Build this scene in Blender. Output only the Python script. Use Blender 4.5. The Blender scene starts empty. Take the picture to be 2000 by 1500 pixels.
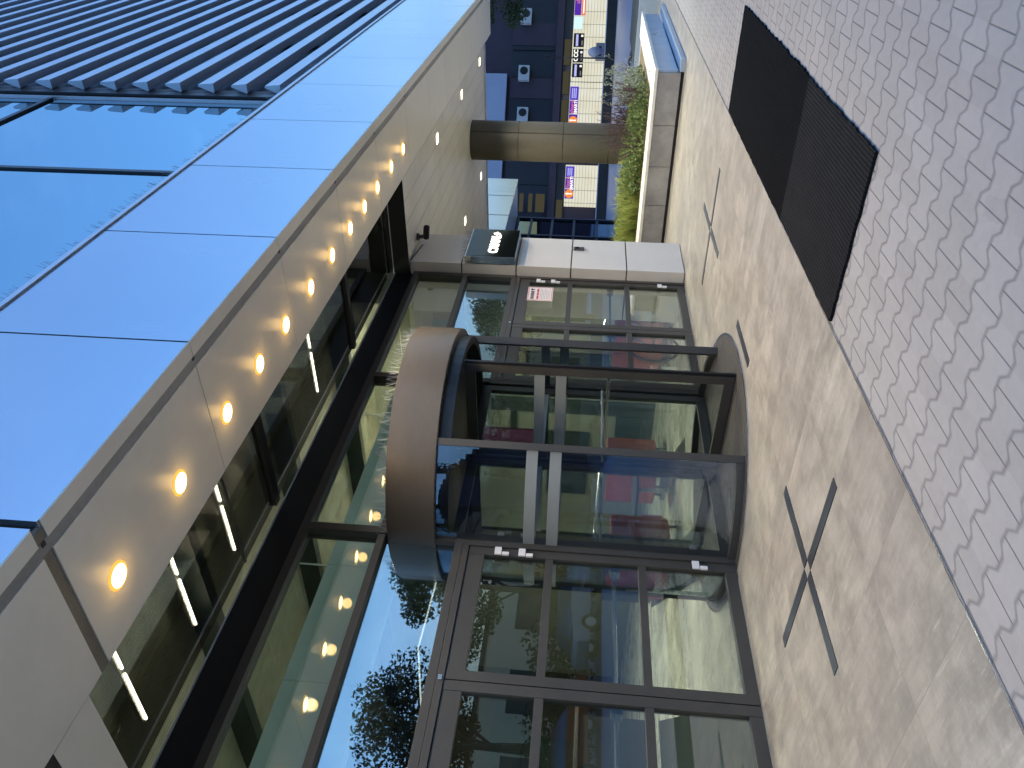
import bpy, bmesh, math, random
from mathutils import Vector, Matrix
random.seed(7)
PI = math.pi
scn = bpy.context.scene
EXPOSURE = 4.15                # the photograph is exposed for dusk
KX = 2.0**-EXPOSURE             # lamp strengths below are written for exposure 0
OUT_G, IN_G = 2.35, 1.4
COL = scn.collection

# ------------------------------------------------------------------ helpers
class MB:
    """collects simple shapes and links them as ONE mesh object"""
    def __init__(s): s.bm = bmesh.new()
    def box(s, x0, x1, y0, y1, z0, z1, bev=0.0):
        vs = [s.bm.verts.new((x, y, z)) for x in (x0, x1) for y in (y0, y1) for z in (z0, z1)]
        fs = [(0,1,3,2),(4,6,7,5),(0,4,5,1),(2,3,7,6),(0,2,6,4),(1,5,7,3)]
        ff = [s.bm.faces.new([vs[i] for i in f]) for f in fs]
        if bev:
            es = set(e for f in ff for e in f.edges)
            bmesh.ops.bevel(s.bm, geom=list(es), offset=bev, segments=2, affect='EDGES', profile=0.7)
        return s
    def obox(s, p0, p1, w, z0, z1, side=0.0):
        """upright box along the ground line p0-p1, thickness w, shifted sideways by side"""
        a, b = Vector(p0[:2]), Vector(p1[:2]); d = (b-a).normalized(); n = Vector((-d.y, d.x))
        q = [a+n*(side-w/2), b+n*(side-w/2), b+n*(side+w/2), a+n*(side+w/2)]
        return s.prism([(v.x, v.y) for v in q], z0, z1)
    def prism(s, poly, z0, z1):
        lo = [s.bm.verts.new((x, y, z0)) for x, y in poly]; hi = [s.bm.verts.new((x, y, z1)) for x, y in poly]
        n = len(poly)
        s.bm.faces.new(lo[::-1]); s.bm.faces.new(hi)
        for i in range(n): s.bm.faces.new((lo[i], lo[(i+1) % n], hi[(i+1) % n], hi[i]))
        return s
    def quad(s, *pts):
        s.bm.faces.new([s.bm.verts.new(p) for p in pts]); return s
    def tube(s, pts, r, n=8, cap=True, r1=None):
        pts = [Vector(p) for p in pts]; rings = []
        for i, p in enumerate(pts):
            d = (pts[min(i+1, len(pts)-1)]-pts[max(i-1, 0)]).normalized()
            a = d.orthogonal().normalized(); b = d.cross(a)
            rr = r if r1 is None else r+(r1-r)*i/(len(pts)-1)
            rings.append([s.bm.verts.new(p+(a*math.cos(2*PI*k/n)+b*math.sin(2*PI*k/n))*rr) for k in range(n)])
        for A, B in zip(rings, rings[1:]):
            # keep rings matched: pick offset with the smallest twist
            off = min(range(n), key=lambda o: (A[0].co-B[o].co).length)
            for k in range(n):
                s.bm.faces.new((A[k], A[(k+1) % n], B[(k+1+off) % n], B[(k+off) % n]))
        if cap: s.bm.faces.new(rings[0][::-1]); s.bm.faces.new(rings[-1])
        return s
    def lathe(s, prof, cx, cy, n=40, a0=0.0, a1=2*PI):
        full = abs(a1-a0-2*PI) < 1e-6; m = n if full else n+1
        rings = [[s.bm.verts.new((cx+r*math.cos(a0+(a1-a0)*k/n), cy+r*math.sin(a0+(a1-a0)*k/n), z)) for k in range(m)] for r, z in prof]
        for A, B in zip(rings, rings[1:]):
            for k in range(n):
                s.bm.faces.new((A[k], A[(k+1) % m], B[(k+1) % m], B[k]))
        return s
    def ellipsoid(s, c, r, seg=14, rings=8):
        mt = Matrix.Translation(c) @ Matrix.Diagonal((r[0], r[1], r[2], 1))
        bmesh.ops.create_uvsphere(s.bm, u_segments=seg, v_segments=rings, radius=1.0, matrix=mt); return s
    def build(s, name, m, parent=None, loc=None, smooth=False, bevel=0.0, recalc=True):
        if recalc: bmesh.ops.recalc_face_normals(s.bm, faces=s.bm.faces[:])
        if bevel: bmesh.ops.bevel(s.bm, geom=[e for e in s.bm.edges if e.is_manifold and e.calc_face_angle(0) > 0.6], offset=bevel, segments=2, affect='EDGES')
        if loc is None and parent is None:
            vs = s.bm.verts
            xs = [v.co.x for v in vs]; ys = [v.co.y for v in vs]; zs = [v.co.z for v in vs]
            loc = Vector(((min(xs)+max(xs))/2, (min(ys)+max(ys))/2, min(zs)))
        if parent is not None:
            o0 = Vector((0, 0, 0)); q = parent
            while q is not None: o0 += q.location; q = q.parent
            loc = o0
        bmesh.ops.translate(s.bm, verts=s.bm.verts[:], vec=-Vector(loc))
        me = bpy.data.meshes.new(name); s.bm.to_mesh(me); s.bm.free()
        if m is not None: me.materials.append(m)
        if smooth:
            for p in me.polygons: p.use_smooth = True
            me.set_sharp_from_angle(angle=math.radians(38))
        o = bpy.data.objects.new(name, me); COL.objects.link(o)
        if parent is not None: o.parent = parent
        else: o.location = loc
        return o

def tag(o, label=None, cat=None, group=None, kind=None):
    if label: o['label'] = label
    if cat: o['category'] = cat
    if group: o['group'] = group
    if kind: o['kind'] = kind
    return o
def thing(name, label, cat, loc=(0, 0, 0), group=None):
    o = bpy.data.objects.new(name, None); COL.objects.link(o); o.location = loc; o.empty_display_size = .2
    return tag(o, label, cat, group)
def copy_tree(o, loc=None, rotz=None, parent=None, scale=None):
    c = o.copy(); COL.objects.link(c)
    if parent: c.parent = parent
    if loc is not None: c.location = loc
    if rotz is not None: c.rotation_euler = (0, 0, rotz)
    if scale is not None: c.scale = (scale, scale, scale)
    for ch in list(o.children): copy_tree(ch, parent=c)
    return c

# ------------------------------------------------------------------ materials
def newmat(name):
    m = bpy.data.materials.new(name); m.use_nodes = True
    nt = m.node_tree; nt.nodes.clear()
    out = nt.nodes.new('ShaderNodeOutputMaterial')
    return m, nt, out
class NT:
    def __init__(s, nt): s.nt = nt
    def n(s, t, **kw):
        nd = s.nt.nodes.new(t)
        for k, v in kw.items(): setattr(nd, k, v)
        return nd
    def l(s, a, b): s.nt.links.new(a, b)
    def val(s, inp, v):
        if hasattr(v, 'is_output') or isinstance(v, bpy.types.NodeSocket): s.l(v, inp)
        else: inp.default_value = v
    def math(s, op, a, b=0.0, c=0.0):
        nd = s.n('ShaderNodeMath', operation=op)
        s.val(nd.inputs[0], a); s.val(nd.inputs[1], b); s.val(nd.inputs[2], c)
        return nd.outputs[0]
    def pos(s):
        g = s.n('ShaderNodeNewGeometry'); return g.outputs['Position']
    def noise(s, vec, scale, detail=4, rough=.55, sc=(1, 1, 1)):
        mp = s.n('ShaderNodeMapping'); mp.inputs['Scale'].default_value = sc; s.l(vec, mp.inputs['Vector'])
        nd = s.n('ShaderNodeTexNoise'); nd.inputs['Scale'].default_value = scale; nd.inputs['Detail'].default_value = detail
        nd.inputs['Roughness'].default_value = rough; s.l(mp.outputs[0], nd.inputs['Vector'])
        return nd.outputs['Fac']
    def ramp(s, fac, stops):
        r = s.n('ShaderNodeValToRGB'); e = r.color_ramp.elements
        while len(e) < len(stops): e.new(.5)
        for k, (p, c) in enumerate(stops):
            e[k].position = p; e[k].color = (*c, 1) if len(c) == 3 else c
        s.l(fac, r.inputs['Fac']); return r.outputs['Color']
    def mix(s, fac, a, b, blend='MIX'):
        nd = s.n('ShaderNodeMix', data_type='RGBA', blend_type=blend)
        s.val(nd.inputs['Factor'], fac)
        for k, v in ((6, a), (7, b)):
            if isinstance(v, tuple): nd.inputs[k].default_value = (*v, 1) if len(v) == 3 else v
            else: s.l(v, nd.inputs[k])
        return nd.outputs[2]
    def bump(s, h, strength=.3, dist=.005):
        b = s.n('ShaderNodeBump'); b.inputs['Strength'].default_value = strength; b.inputs['Distance'].default_value = dist
        s.l(h, b.inputs['Height']); return b.outputs['Normal']
    def bsdf(s, col, rough=.5, metal=0.0, spec=.5, normal=None):
        b = s.n('ShaderNodeBsdfPrincipled')
        if isinstance(col, tuple): b.inputs['Base Color'].default_value = (*col[:3], 1)
        else: s.l(col, b.inputs['Base Color'])
        s.val(b.inputs['Roughness'], rough); b.inputs['Metallic'].default_value = metal
        b.inputs['Specular IOR Level'].default_value = spec
        if normal is not None: s.l(normal, b.inputs['Normal'])
        return b

def simple(name, col, rough=.5, metal=0.0, spec=.5, var=.12, scale=3.0, bump=0.0, sc=(1, 1, 1), rvar=.15):
    """painted / bare surface with faint wear: colour and gloss drift over the surface"""
    m, nt, out = newmat(name); T = NT(nt); p = T.pos()
    f = T.noise(p, scale, 5, .6, sc); f2 = T.noise(p, scale*9, 3, .6, sc)
    lo = tuple(c*(1-var) for c in col); hi = tuple(min(1, c*(1+var)) for c in col)
    c1 = T.ramp(f, [(.3, lo), (.7, hi)])
    c2 = T.mix(.25, c1, T.ramp(f2, [(.35, lo), (.65, hi)]))
    r = T.math('ADD', rough-rvar/2, T.math('MULTIPLY', f, rvar))
    nrm = T.bump(f2, bump, .004) if bump else None
    b = T.bsdf(c2, r, metal, spec, nrm); T.l(b.outputs[0], out.inputs[0]); return m
def emit(name, col, s):
    m, nt, out = newmat(name); T = NT(nt); e = T.n('ShaderNodeEmission')
    e.inputs[0].default_value = (*col, 1); e.inputs[1].default_value = s*KX; T.l(e.outputs[0], out.inputs[0]); return m
def glass(name, tint=(.75, .85, .82), f0=.10, rtint=(.9, .96, 1.0), wob=0.0, rough=0.0):
    """coated pane: clear transmission mixed with a mirror part that grows at grazing angles"""
    m, nt, out = newmat(name); T = NT(nt)
    lw = T.n('ShaderNodeLayerWeight'); lw.inputs[0].default_value = .5
    p5 = T.math('POWER', lw.outputs['Facing'], 5.0)
    fac = T.math('ADD', f0, T.math('MULTIPLY', p5, 1-f0))
    tr = T.n('ShaderNodeBsdfTransparent'); tr.inputs[0].default_value = (*tint, 1)
    gl = T.n('ShaderNodeBsdfGlossy'); gl.inputs[0].default_value = (*rtint, 1); gl.inputs[1].default_value = rough
    if wob:
        nz = T.noise(T.pos(), 1.2, 2, .5); T.l(T.bump(nz, wob, .02), gl.inputs['Normal'])
    mx = T.n('ShaderNodeMixShader'); T.l(fac, mx.inputs[0]); T.l(tr.outputs[0], mx.inputs[1]); T.l(gl.outputs[0], mx.inputs[2])
    T.l(mx.outputs[0], out.inputs[0]); return m

def paver_mat():
    m, nt, out = newmat('concrete_pavers'); T = NT(nt); p = T.pos()
    sx = T.n('ShaderNodeSeparateXYZ'); T.l(p, sx.inputs[0]); X, Y = sx.outputs[0], sx.outputs[1]
    wobx = T.math('MULTIPLY', T.math('SUBTRACT', T.noise(p, 5, 2), .5), .012)
    P, L, A = .17, .167, .112
    u = T.math('DIVIDE', T.math('ADD', T.math('ADD', X, 40.02), wobx), P); v = T.math('DIVIDE', T.math('ADD', Y, 40.005), L)
    s = T.math('MULTIPLY', T.math('COSINE', T.math('MULTIPLY', v, 2*PI)), 1.8)
    s = T.math('MINIMUM', T.math('MAXIMUM', s, -1.0), 1.0)
    nn = T.math('ROUND', u)
    par = T.math('COSINE', T.math('MULTIPLY', nn, PI))
    ub = T.math('ADD', nn, T.math('MULTIPLY', T.math('MULTIPLY', s, A), par))
    d1 = T.math('MULTIPLY', T.math('ABSOLUTE', T.math('SUBTRACT', u, ub)), P)
    c = T.math('SUBTRACT', nn, T.math('LESS_THAN', u, ub))
    off = T.math('MULTIPLY', T.math('SUBTRACT', 1.0, T.math('FLOORED_MODULO', c, 2.0)), .5)
    vo = T.math('ADD', T.math('SUBTRACT', v, off), .5)
    d2 = T.math('MULTIPLY', T.math('ABSOLUTE', T.math('SUBTRACT', T.math('FRACT', vo), .5)), L)
    cv = T.n('ShaderNodeCombineXYZ'); T.l(c, cv.inputs[0]); T.l(T.math('FLOOR', vo), cv.inputs[1])
    wn = T.n('ShaderNodeTexWhiteNoise'); wn.noise_dimensions = '2D'; T.l(cv.outputs[0], wn.inputs['Vector'])
    fine = T.noise(p, 260, 4, .7); mid = T.noise(p, 22, 4, .6); big = T.noise(p, 1.1, 4, .6)
    col = T.ramp(fine, [(.25, (.325, .314, .292)), (.75, (.47, .455, .424))])
    col = T.mix(.35, col, T.ramp(mid, [(.3, (.30, .29, .269)), (.7, (.475, .462, .427))]))
    col = T.mix(.30, col, T.ramp(big, [(.3, (.295, .287, .275)), (.7, (.36, .35, .35))]))
    col = T.mix(.22, col, T.ramp(wn.outputs['Value'], [(0, (.34, .33, .32)), (1, (.54, .53, .53))]))
    blot = T.noise(p, 3.3, 3, .5); spk = T.noise(p, 420, 2, .5)
    col = T.mix(T.math('MULTIPLY', T.math('GREATER_THAN', spk, .66), .35), col, (.60, .59, .57))
    col = T.mix(T.math('MULTIPLY', T.math('GREATER_THAN', blot, .70), .25), col, (.28, .27, .255))
    j1 = T.math('SUBTRACT', 1.0, T.math('MINIMUM', T.math('DIVIDE', d1, .016), 1.0))
    j2 = T.math('SUBTRACT', 1.0, T.math('MINIMUM', T.math('DIVIDE', d2, .0042), 1.0))
    jn = T.math('ADD', .55, T.math('MULTIPLY', T.noise(p, 14, 3), .7))
    jj = T.math('MAXIMUM', T.math('MULTIPLY', j1, .60), T.math('MULTIPLY', j2, 1.0))
    jc = T.math('MINIMUM', T.math('MULTIPLY', jj, jn), .82)
    col = T.mix(jc, col, (.10, .10, .105))
    h = T.math('ADD', T.math('MULTIPLY', jj, -1.0), T.math('MULTIPLY', fine, .18))
    b = T.bsdf(col, .78, 0, .35, T.bump(h, .5, .006)); T.l(b.outputs[0], out.inputs[0]); return m

def tile_mat(name, base, grid=.625, ox=3.05, oy=3.28, gloss=.45, streak=(1, 1, 1)):
    m, nt, out = newmat(name); T = NT(nt); p = T.pos()
    sx = T.n('ShaderNodeSeparateXYZ'); T.l(p, sx.inputs[0])
    def grd(a, o):
        q = T.math('DIVIDE', T.math('SUBTRACT', a, o-grid*40), grid)
        return T.math('MULTIPLY', T.math('ABSOLUTE', T.math('SUBTRACT', T.math('FRACT', T.math('ADD', q, .5)), .5)), grid), T.math('FLOOR', q)
    dx, ix = grd(sx.outputs[0], ox); dy, iy = grd(sx.outputs[1], oy)
    d = T.math('MINIMUM', dx, dy)
    cv = T.n('ShaderNodeCombineXYZ'); T.l(ix, cv.inputs[0]); T.l(iy, cv.inputs[1])
    wn = T.n('ShaderNodeTexWhiteNoise'); wn.noise_dimensions = '2D'; T.l(cv.outputs[0], wn.inputs['Vector'])
    # each tile carries its own piece of veining
    add = T.n('ShaderNodeVectorMath', operation='ADD'); T.l(p, add.inputs[0])
    sc = T.n('ShaderNodeVectorMath', operation='SCALE'); T.l(wn.outputs['Color'], sc.inputs[0]); sc.inputs['Scale'].default_value = 7.0
    T.l(sc.outputs[0], add.inputs[1]); q = add.outputs[0]
    n1 = T.noise(q, 2.2, 6, .62, streak); n2 = T.noise(q, 9, 5, .65, (streak[0]*1.3, streak[1]*.5, 1)); n3 = T.noise(q, 70, 3, .6)
    dk = tuple(c*.56 for c in base); lt = tuple(min(1, c*1.32) for c in base)
    col = T.ramp(n1, [(.30, dk), (.50, base), (.72, lt)])
    col = T.mix(.40, col, T.ramp(n2, [(.32, dk), (.55, base), (.70, lt)]))
    col = T.mix(.12, col, T.ramp(n3, [(.3, dk), (.7, lt)]))
    blo = T.noise(q, 3.4, 6, .68, (.8, 1.1, 1)); fle = T.noise(q, 16, 4, .7, (streak[0]*1.2, streak[1]*.35, 1))
    col = T.mix(T.ramp(blo, [(.38, (.62, .62, .62)), (.56, (0, 0, 0))]), col, tuple(c*.50 for c in base))
    col = T.mix(T.ramp(fle, [(.60, (0, 0, 0)), (.74, (.55, .55, .55))]), col, tuple(min(1, c*1.55) for c in base))
    wear = T.noise(p, .8, 4, .6)
    col = T.mix(T.math('MINIMUM', T.math('MAXIMUM', T.math('MULTIPLY', T.math('SUBTRACT', wear, .40), 2.2), 0.0), .55), col, tuple(c*.60 for c in base))
    j = T.math('SUBTRACT', 1.0, T.math('MINIMUM', T.math('DIVIDE', d, .0035), 1.0))
    col = T.mix(T.math('MULTIPLY', j, .45), col, tuple(c*.45 for c in base))
    r = T.math('ADD', gloss-.08, T.math('MULTIPLY', n1, .22))
    b = T.bsdf(col, r, 0, .4, T.bump(T.math('SUBTRACT', T.math('MULTIPLY', n2, .15), j), .25, .003)); T.l(b.outputs[0], out.inputs[0]); return m

def ribbed(name, col, axis, period, rough=.7, depth=.6, dark=.35, spec=.3, metal=0.0, dist=.006):
    m, nt, out = newmat(name); T = NT(nt); p = T.pos()
    sx = T.n('ShaderNodeSeparateXYZ'); T.l(p, sx.inputs[0])
    q = T.math('DIVIDE', sx.outputs[axis], period)
    tri = T.math('ABSOLUTE', T.math('SUBTRACT', T.math('FRACT', q), .5))
    ridge = T.math('MINIMUM', T.math('MULTIPLY', tri, 4.0), 1.0)
    nz = T.noise(p, 6, 5, .6)
    c = T.mix(T.math('MULTIPLY', ridge, .8), tuple(x*dark for x in col), col)
    c = T.mix(.35, c, T.ramp(nz, [(.3, tuple(x*.6 for x in col)), (.7, tuple(min(1, x*1.4) for x in col))]))
    b = T.bsdf(c, rough, metal, spec, T.bump(ridge, depth, dist)); T.l(b.outputs[0], out.inputs[0]); return m

def planks(name, col, axis, period, gap=.008, rough=.5, lit=.5):
    m, nt, out = newmat(name); T = NT(nt); p = T.pos()
    sx = T.n('ShaderNodeSeparateXYZ'); T.l(p, sx.inputs[0])
    q = T.math('DIVIDE', T.math('ADD', sx.outputs[axis], 40), period)
    d = T.math('MULTIPLY', T.math('ABSOLUTE', T.math('SUBTRACT', T.math('FRACT', q), .5)), period)
    j = T.math('SUBTRACT', 1.0, T.math('MINIMUM', T.math('DIVIDE', d, gap), 1.0))
    wn = T.n('ShaderNodeTexWhiteNoise'); wn.noise_dimensions = '1D'; T.l(T.math('FLOOR', T.math('ADD', q, .5)), wn.inputs['W'])
    nz = T.noise(p, 1.6, 4, .6)
    c = T.ramp(nz, [(.3, tuple(x*.9 for x in col)), (.7, tuple(min(1, x*1.08) for x in col))])
    c = T.mix(.2, c, T.ramp(wn.outputs['Value'], [(0, tuple(x*.85 for x in col)), (1, tuple(min(1, x*1.15) for x in col))]))
    c = T.mix(T.math('MULTIPLY', j, .6), c, tuple(x*.3 for x in col))
    b = T.bsdf(c, rough, 0, .4, T.bump(T.math('MULTIPLY', j, -1), .5, .01)); T.l(b.outputs[0], out.inputs[0]); return m

def facade_panel_mat():
    """satin coated sheet: reflects the sky softly, faint run marks down the face"""
    m, nt, out = newmat('coated_facade_sheet'); T = NT(nt); p = T.pos()
    runs = T.noise(p, 1.0, 5, .6, (9, 1, .55)); big = T.noise(p, .35, 3, .5)
    c = T.ramp(big, [(.3, (.47, .54, .61)), (.7, (.54, .60, .66))])
    r = T.math('ADD', .16, T.math('MULTIPLY', T.math('MAXIMUM', T.math('SUBTRACT', runs, .55), 0.0), .9))
    b = T.bsdf(c, r, .85, .5); T.l(b.outputs[0], out.inputs[0]); return m

def leaf_mat(name, a, b_, c_):
    m, nt, out = newmat(name); T = NT(nt)
    oi = T.n('ShaderNodeNewGeometry')
    nz = T.noise(oi.outputs['Position'], 7.0, 3, .6)
    wn = T.math('FRACT', T.math('MULTIPLY', oi.outputs['Random Per Island'], 1.0))
    col = T.ramp(wn, [(0, a), (.5, b_), (1, c_)])
    col = T.mix(.35, col, T.ramp(nz, [(.3, a), (.7, c_)]))
    bs = T.bsdf(col, .6, 0, .25)
    tl = T.n('ShaderNodeBsdfTranslucent'); T.l(col, tl.inputs[0])
    mx = T.n('ShaderNodeMixShader'); mx.inputs[0].default_value = .25
    T.l(bs.outputs[0], mx.inputs[1]); T.l(tl.outputs[0], mx.inputs[2]); T.l(mx.outputs[0], out.inputs[0]); return m

M = {}
M['pavers'] = paver_mat()
M['tiles'] = tile_mat('stone_tiles', (.425, .397, .343), streak=(2.2, .8, 1))
M['lobby_tiles'] = tile_mat('lobby_floor_tiles', (.74, .74, .66), 1.2, gloss=.25)
M['asphalt'] = simple('asphalt', (.24, .26, .33), .38, var=.25, scale=.7, spec=.5, bump=.2)
M['road'] = simple('road_surface', (.06, .06, .065), .7, var=.25, scale=.8, bump=.2)
M['frame'] = simple('bronze_frame_paint', (.070, .067, .061), .42, .25, .5, var=.12, scale=2.5)
M['darkframe'] = simple('dark_metal', (.018, .019, .022), .35, .2, .5, var=.25, scale=2)
M['beam'] = simple('black_beam_paint', (.010, .010, .011), .45, 0, .4, var=.3, scale=2)
M['steel'] = simple('brushed_steel', (.62, .62, .62), .22, 1.0, .5, var=.1, scale=8)
M['drum'] = simple('bronze_drum_paint', (.13, .105, .08), .30, .5, .5, var=.12, scale=1.2, sc=(1, 1, 3))
M['soffit'] = simple('soffit_sheet', (.86, .82, .72), .34, 0, .45, var=.06, scale=1.0)
M['groove'] = simple('groove_grey', (.34, .33, .31), .6, var=.2)
M['joint'] = simple('joint_filler', (.035, .032, .03), .7, var=.2)
M['widejoint'] = simple('wide_joint_cover', (.22, .19, .15), .5, var=.25, scale=5)
M['fascia'] = facade_panel_mat()
M['ribceil'] = planks('ceiling_planks', (.76, .73, .65), 1, .30, .009, .36)
M['pillar'] = simple('pillar_panel', (.61, .595, .565), .42, 0, .4, var=.05, scale=1.2)
M['column'] = simple('column_paint', (.082, .076, .060), .5, 0, .4, var=.12, scale=1.6)
M['concrete'] = simple('planter_stone', (.36, .345, .33), .75, 0, .3, var=.22, scale=5, bump=.3)
M['coping'] = simple('planter_coping', (.86, .83, .74), .6, 0, .3, var=.12, scale=6)
M['sky_tinted_side'] = simple('planter_side_sky_tint', (.44, .54, .66), .3, .3, .5, var=.12, scale=2.5)  # reflected sky blue put into the colour of the planter sides
M['soil'] = simple('planter_soil', (.20, .16, .10), .9, 0, .2, var=.5, scale=14, bump=.6)
M['rubber1'] = ribbed('rubber_rib_coarse', (.0115, .012, .0145), 1, .0235, .85, 1.0, .16, .16)
M['rubber2'] = ribbed('rubber_rib_fine', (.004, .0045, .0055), 1, .0235, .95, .5, .5, .08)
M['grille'] = ribbed('entrance_grille', (.10, .095, .092), 1, .045, .55, 1.0, .08, .4, .3)
M['strip'] = simple('dark_inlay', (.042, .046, .052), .35, 0, .5, var=.15)
M['white'] = simple('white_plastic', (.75, .76, .78), .35, 0, .5, var=.04)
M['winglass'] = glass('entrance_glass', (.76, .78, .74), .16, (.86, .93, 1.0), wob=.02)
M['transglass'] = glass('transom_glass', (.58, .64, .64), .29, (.72, .88, 1.0), wob=.03)
M['upglass'] = glass('skylight_glass', (.42, .42, .40), .10, (.9, .92, .95), wob=.02)
M['curveglass'] = glass('curved_glass', (.88, .90, .87), .07, (.7, .85, 1.0), wob=.02)
M['curvedwall'] = glass('bent_wall_glass', (.82, .82, .80), .12, (.66, .80, 1.0), wob=.02)
M['mirrorglass'] = glass('facade_sky_glass', (.16, .22, .30), .56, (.64, .90, 1.0), wob=.05)
M['frost'] = simple('frosted_band', (.22, .25, .26), .6, 0, .3, var=.04)
M['louvre'] = simple('louvre_aluminium', (.60, .64, .70), .38, .6, .5, var=.08, scale=2)
M['louvreback'] = simple('louvre_backing', (.075, .085, .11), .6, .1, .4, var=.25, scale=1.5)
M['lamp'] = emit('downlight_glow', (1.0, .74, .34), 11.0)
M['lampring'] = emit('downlight_edge_glow', (1.0, .52, .09), 1.25)
M['lamprim'] = simple('downlight_rim', (.62, .58, .50), .4, 0, .5)
M['rectlamp'] = emit('square_light_glow', (1.0, .88, .55), 7.0)
M['tube'] = emit('tube_glow', (1.0, .97, .74), 26.0)
M['signface'] = simple('sign_gloss_black', (.006, .008, .008), .05, 0, .22, var=.1, rvar=.02)
M['signtext'] = emit('sign_letters', (1.0, .93, .72), 7.0)
M['wallgreen'] = simple('lobby_wall', (.325, .34, .275), .7, 0, .3, var=.08, scale=1.0)
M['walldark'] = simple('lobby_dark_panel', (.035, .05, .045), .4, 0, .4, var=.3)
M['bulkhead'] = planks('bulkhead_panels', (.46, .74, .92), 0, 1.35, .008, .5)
M['deck'] = ribbed('ceiling_deck', (.45, .45, .34), 1, .045, .6, .8, .35)
M['orange'] = simple('armchair_fabric', (.42, .11, .055), .85, 0, .2, var=.15, scale=20)
M['redfab'] = simple('sofa_fabric', (.30, .045, .028), .85, 0, .2, var=.2, scale=20)
M['tablet'] = simple('dark_table', (.05, .055, .06), .4, 0, .5, var=.2)
M['purple'] = simple('purple_backdrop', (.14, .02, .11), .7, 0, .3, var=.3, scale=1)
M['bark'] = simple('bark', (.07, .055, .045), .9, 0, .2, var=.35, scale=8, bump=.6)
M['leaf'] = leaf_mat('tree_leaves', (.020, .034, .014), (.035, .055, .02), (.06, .08, .03))
M['leaf2'] = leaf_mat('autumn_leaves', (.035, .028, .014), (.055, .042, .02), (.08, .06, .028))
M['hedge'] = leaf_mat('hedge_leaves', (.02, .035, .012), (.04, .06, .02), (.06, .09, .03))
M['grass'] = leaf_mat('grass_blades', (.12, .17, .035), (.23, .30, .06), (.38, .40, .12))
M['shrub'] = leaf_mat('shrub_leaves', (.07, .12, .04), (.14, .21, .07), (.27, .32, .13))
M['seed'] = leaf_mat('seed_heads', (.07, .045, .05), (.11, .07, .075), (.16, .11, .10))
M['silver'] = leaf_mat('silver_leaves', (.20, .24, .20), (.28, .32, .27), (.40, .43, .36))
M['dry'] = leaf_mat('dry_leaves', (.30, .24, .12), (.42, .35, .20), (.55, .47, .30))
M['plum'] = simple('plum_render', (.060, .045, .060), .8, 0, .3, var=.15, scale=.6)
M['pale'] = simple('pale_render', (.36, .38, .48), .8, 0, .3, var=.1, scale=.5)
M['darkwin'] = simple('dark_window', (.010, .013, .022), .45, 0, .5, var=.3, scale=.4)
M['tan'] = simple('tan_render', (.55, .48, .30), .8, 0, .3, var=.1, scale=.4)
M['dimyellow'] = emit('dim_lit_strip', (.72, .64, .40), .085)
M['carpaint'] = simple('pale_car_paint', (.42, .46, .52), .2, .5, .6, var=.05)
M['carorange'] = simple('rust_car_paint', (.36, .09, .03), .25, .3, .6, var=.08)
M['cartyre'] = simple('tyre_rubber', (.02, .02, .02), .8)
M['carglass'] = simple('car_glass', (.10, .16, .26), .05, .6, .8, var=.1, rvar=.02)
M['paper'] = simple('notice_paper', (.78, .72, .72), .6, 0, .3, var=.02)
M['redink'] = simple('red_ink', (.55, .05, .06), .6, var=.05)
M['ink'] = simple('black_ink', (.03, .03, .03), .6, var=.05)
M['greyink'] = simple('grey_ink', (.42, .38, .38), .6, var=.05)
M['spike'] = simple('spike_steel', (.28, .30, .34), .4, .5)

# ------------------------------------------------------------------ setting: ground
YF, ZC = 4.665, 3.60
FWD = Vector((.8192, .5736, 0)); RGT = Vector((.5736, -.8192, 0))     # view axis on the ground, and to its right
def far(d, s, z=0.0): v = FWD*d+RGT*s; return Vector((v.x, v.y, z))
tag(MB().box(-300, 400, -300, 300, -.35, -.012).build('ground', M['asphalt']), kind='structure')
tag(MB().box(-12, 40, -8, 2.085, -.2, 0).build('paving', M['pavers']), kind='structure')
tag(MB().box(-12, 40, 2.091, 4.62, -.2, .004).box(9.9, 22, 4.62, 12, -.2, .004).build('tile_paving', M['tiles']), kind='structure')
tag(MB().box(-60, 90, -30, -12, -.011, -.004).build('road', M['road']), kind='structure')
tag(MB().box(-12, 40, 2.0855, 2.0905, -.1, .009).build('paving_edge', M['steel']), kind='structure')
tag(MB().obox((22.4, 3.2), (29, 6.3), .25, -.01, .07).build('kerb', M['joint']), kind='structure')

# dark inlaid strips in the tiles
def inlay(name, label, cx, cy, arms):
    t = thing(name, label, 'floor inlay', (cx, cy, .004), 'dark strips inlaid in the entrance tiles')
    w, g, Ln = .036, .040, .645
    for dx, dy in arms:
        b = MB()
        x0, x1 = sorted((cx+dx*g, cx+dx*Ln)) if dx else (cx-w, cx+w)
        y0, y1 = sorted((cy+dy*g, cy+dy*Ln)) if dy else (cy-w, cy+w)
        b.box(x0, x1, y0, y1, .0, .0085)
        b.build('strip', M['strip'], t)
    return t
inlay('inlay_cross', 'large dark cross inlaid in the tiles, nearest to the camera', 3.05, 3.28, ((1, 0), (-1, 0), (0, 1), (0, -1)))
inlay('inlay_cross', 'dark cross inlaid in the tiles in front of the white pillar', 7.745, 3.29, ((1, 0), (-1, 0), (0, 1), (0, -1)))
tag(MB().box(5.146, 5.775, 3.29-.036, 3.29+.036, 0, .0085).build('inlay_strip', M['strip']), 'single dark strip inlaid in front of the revolving door', 'floor inlay', 'dark strips inlaid in the entrance tiles')

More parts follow.
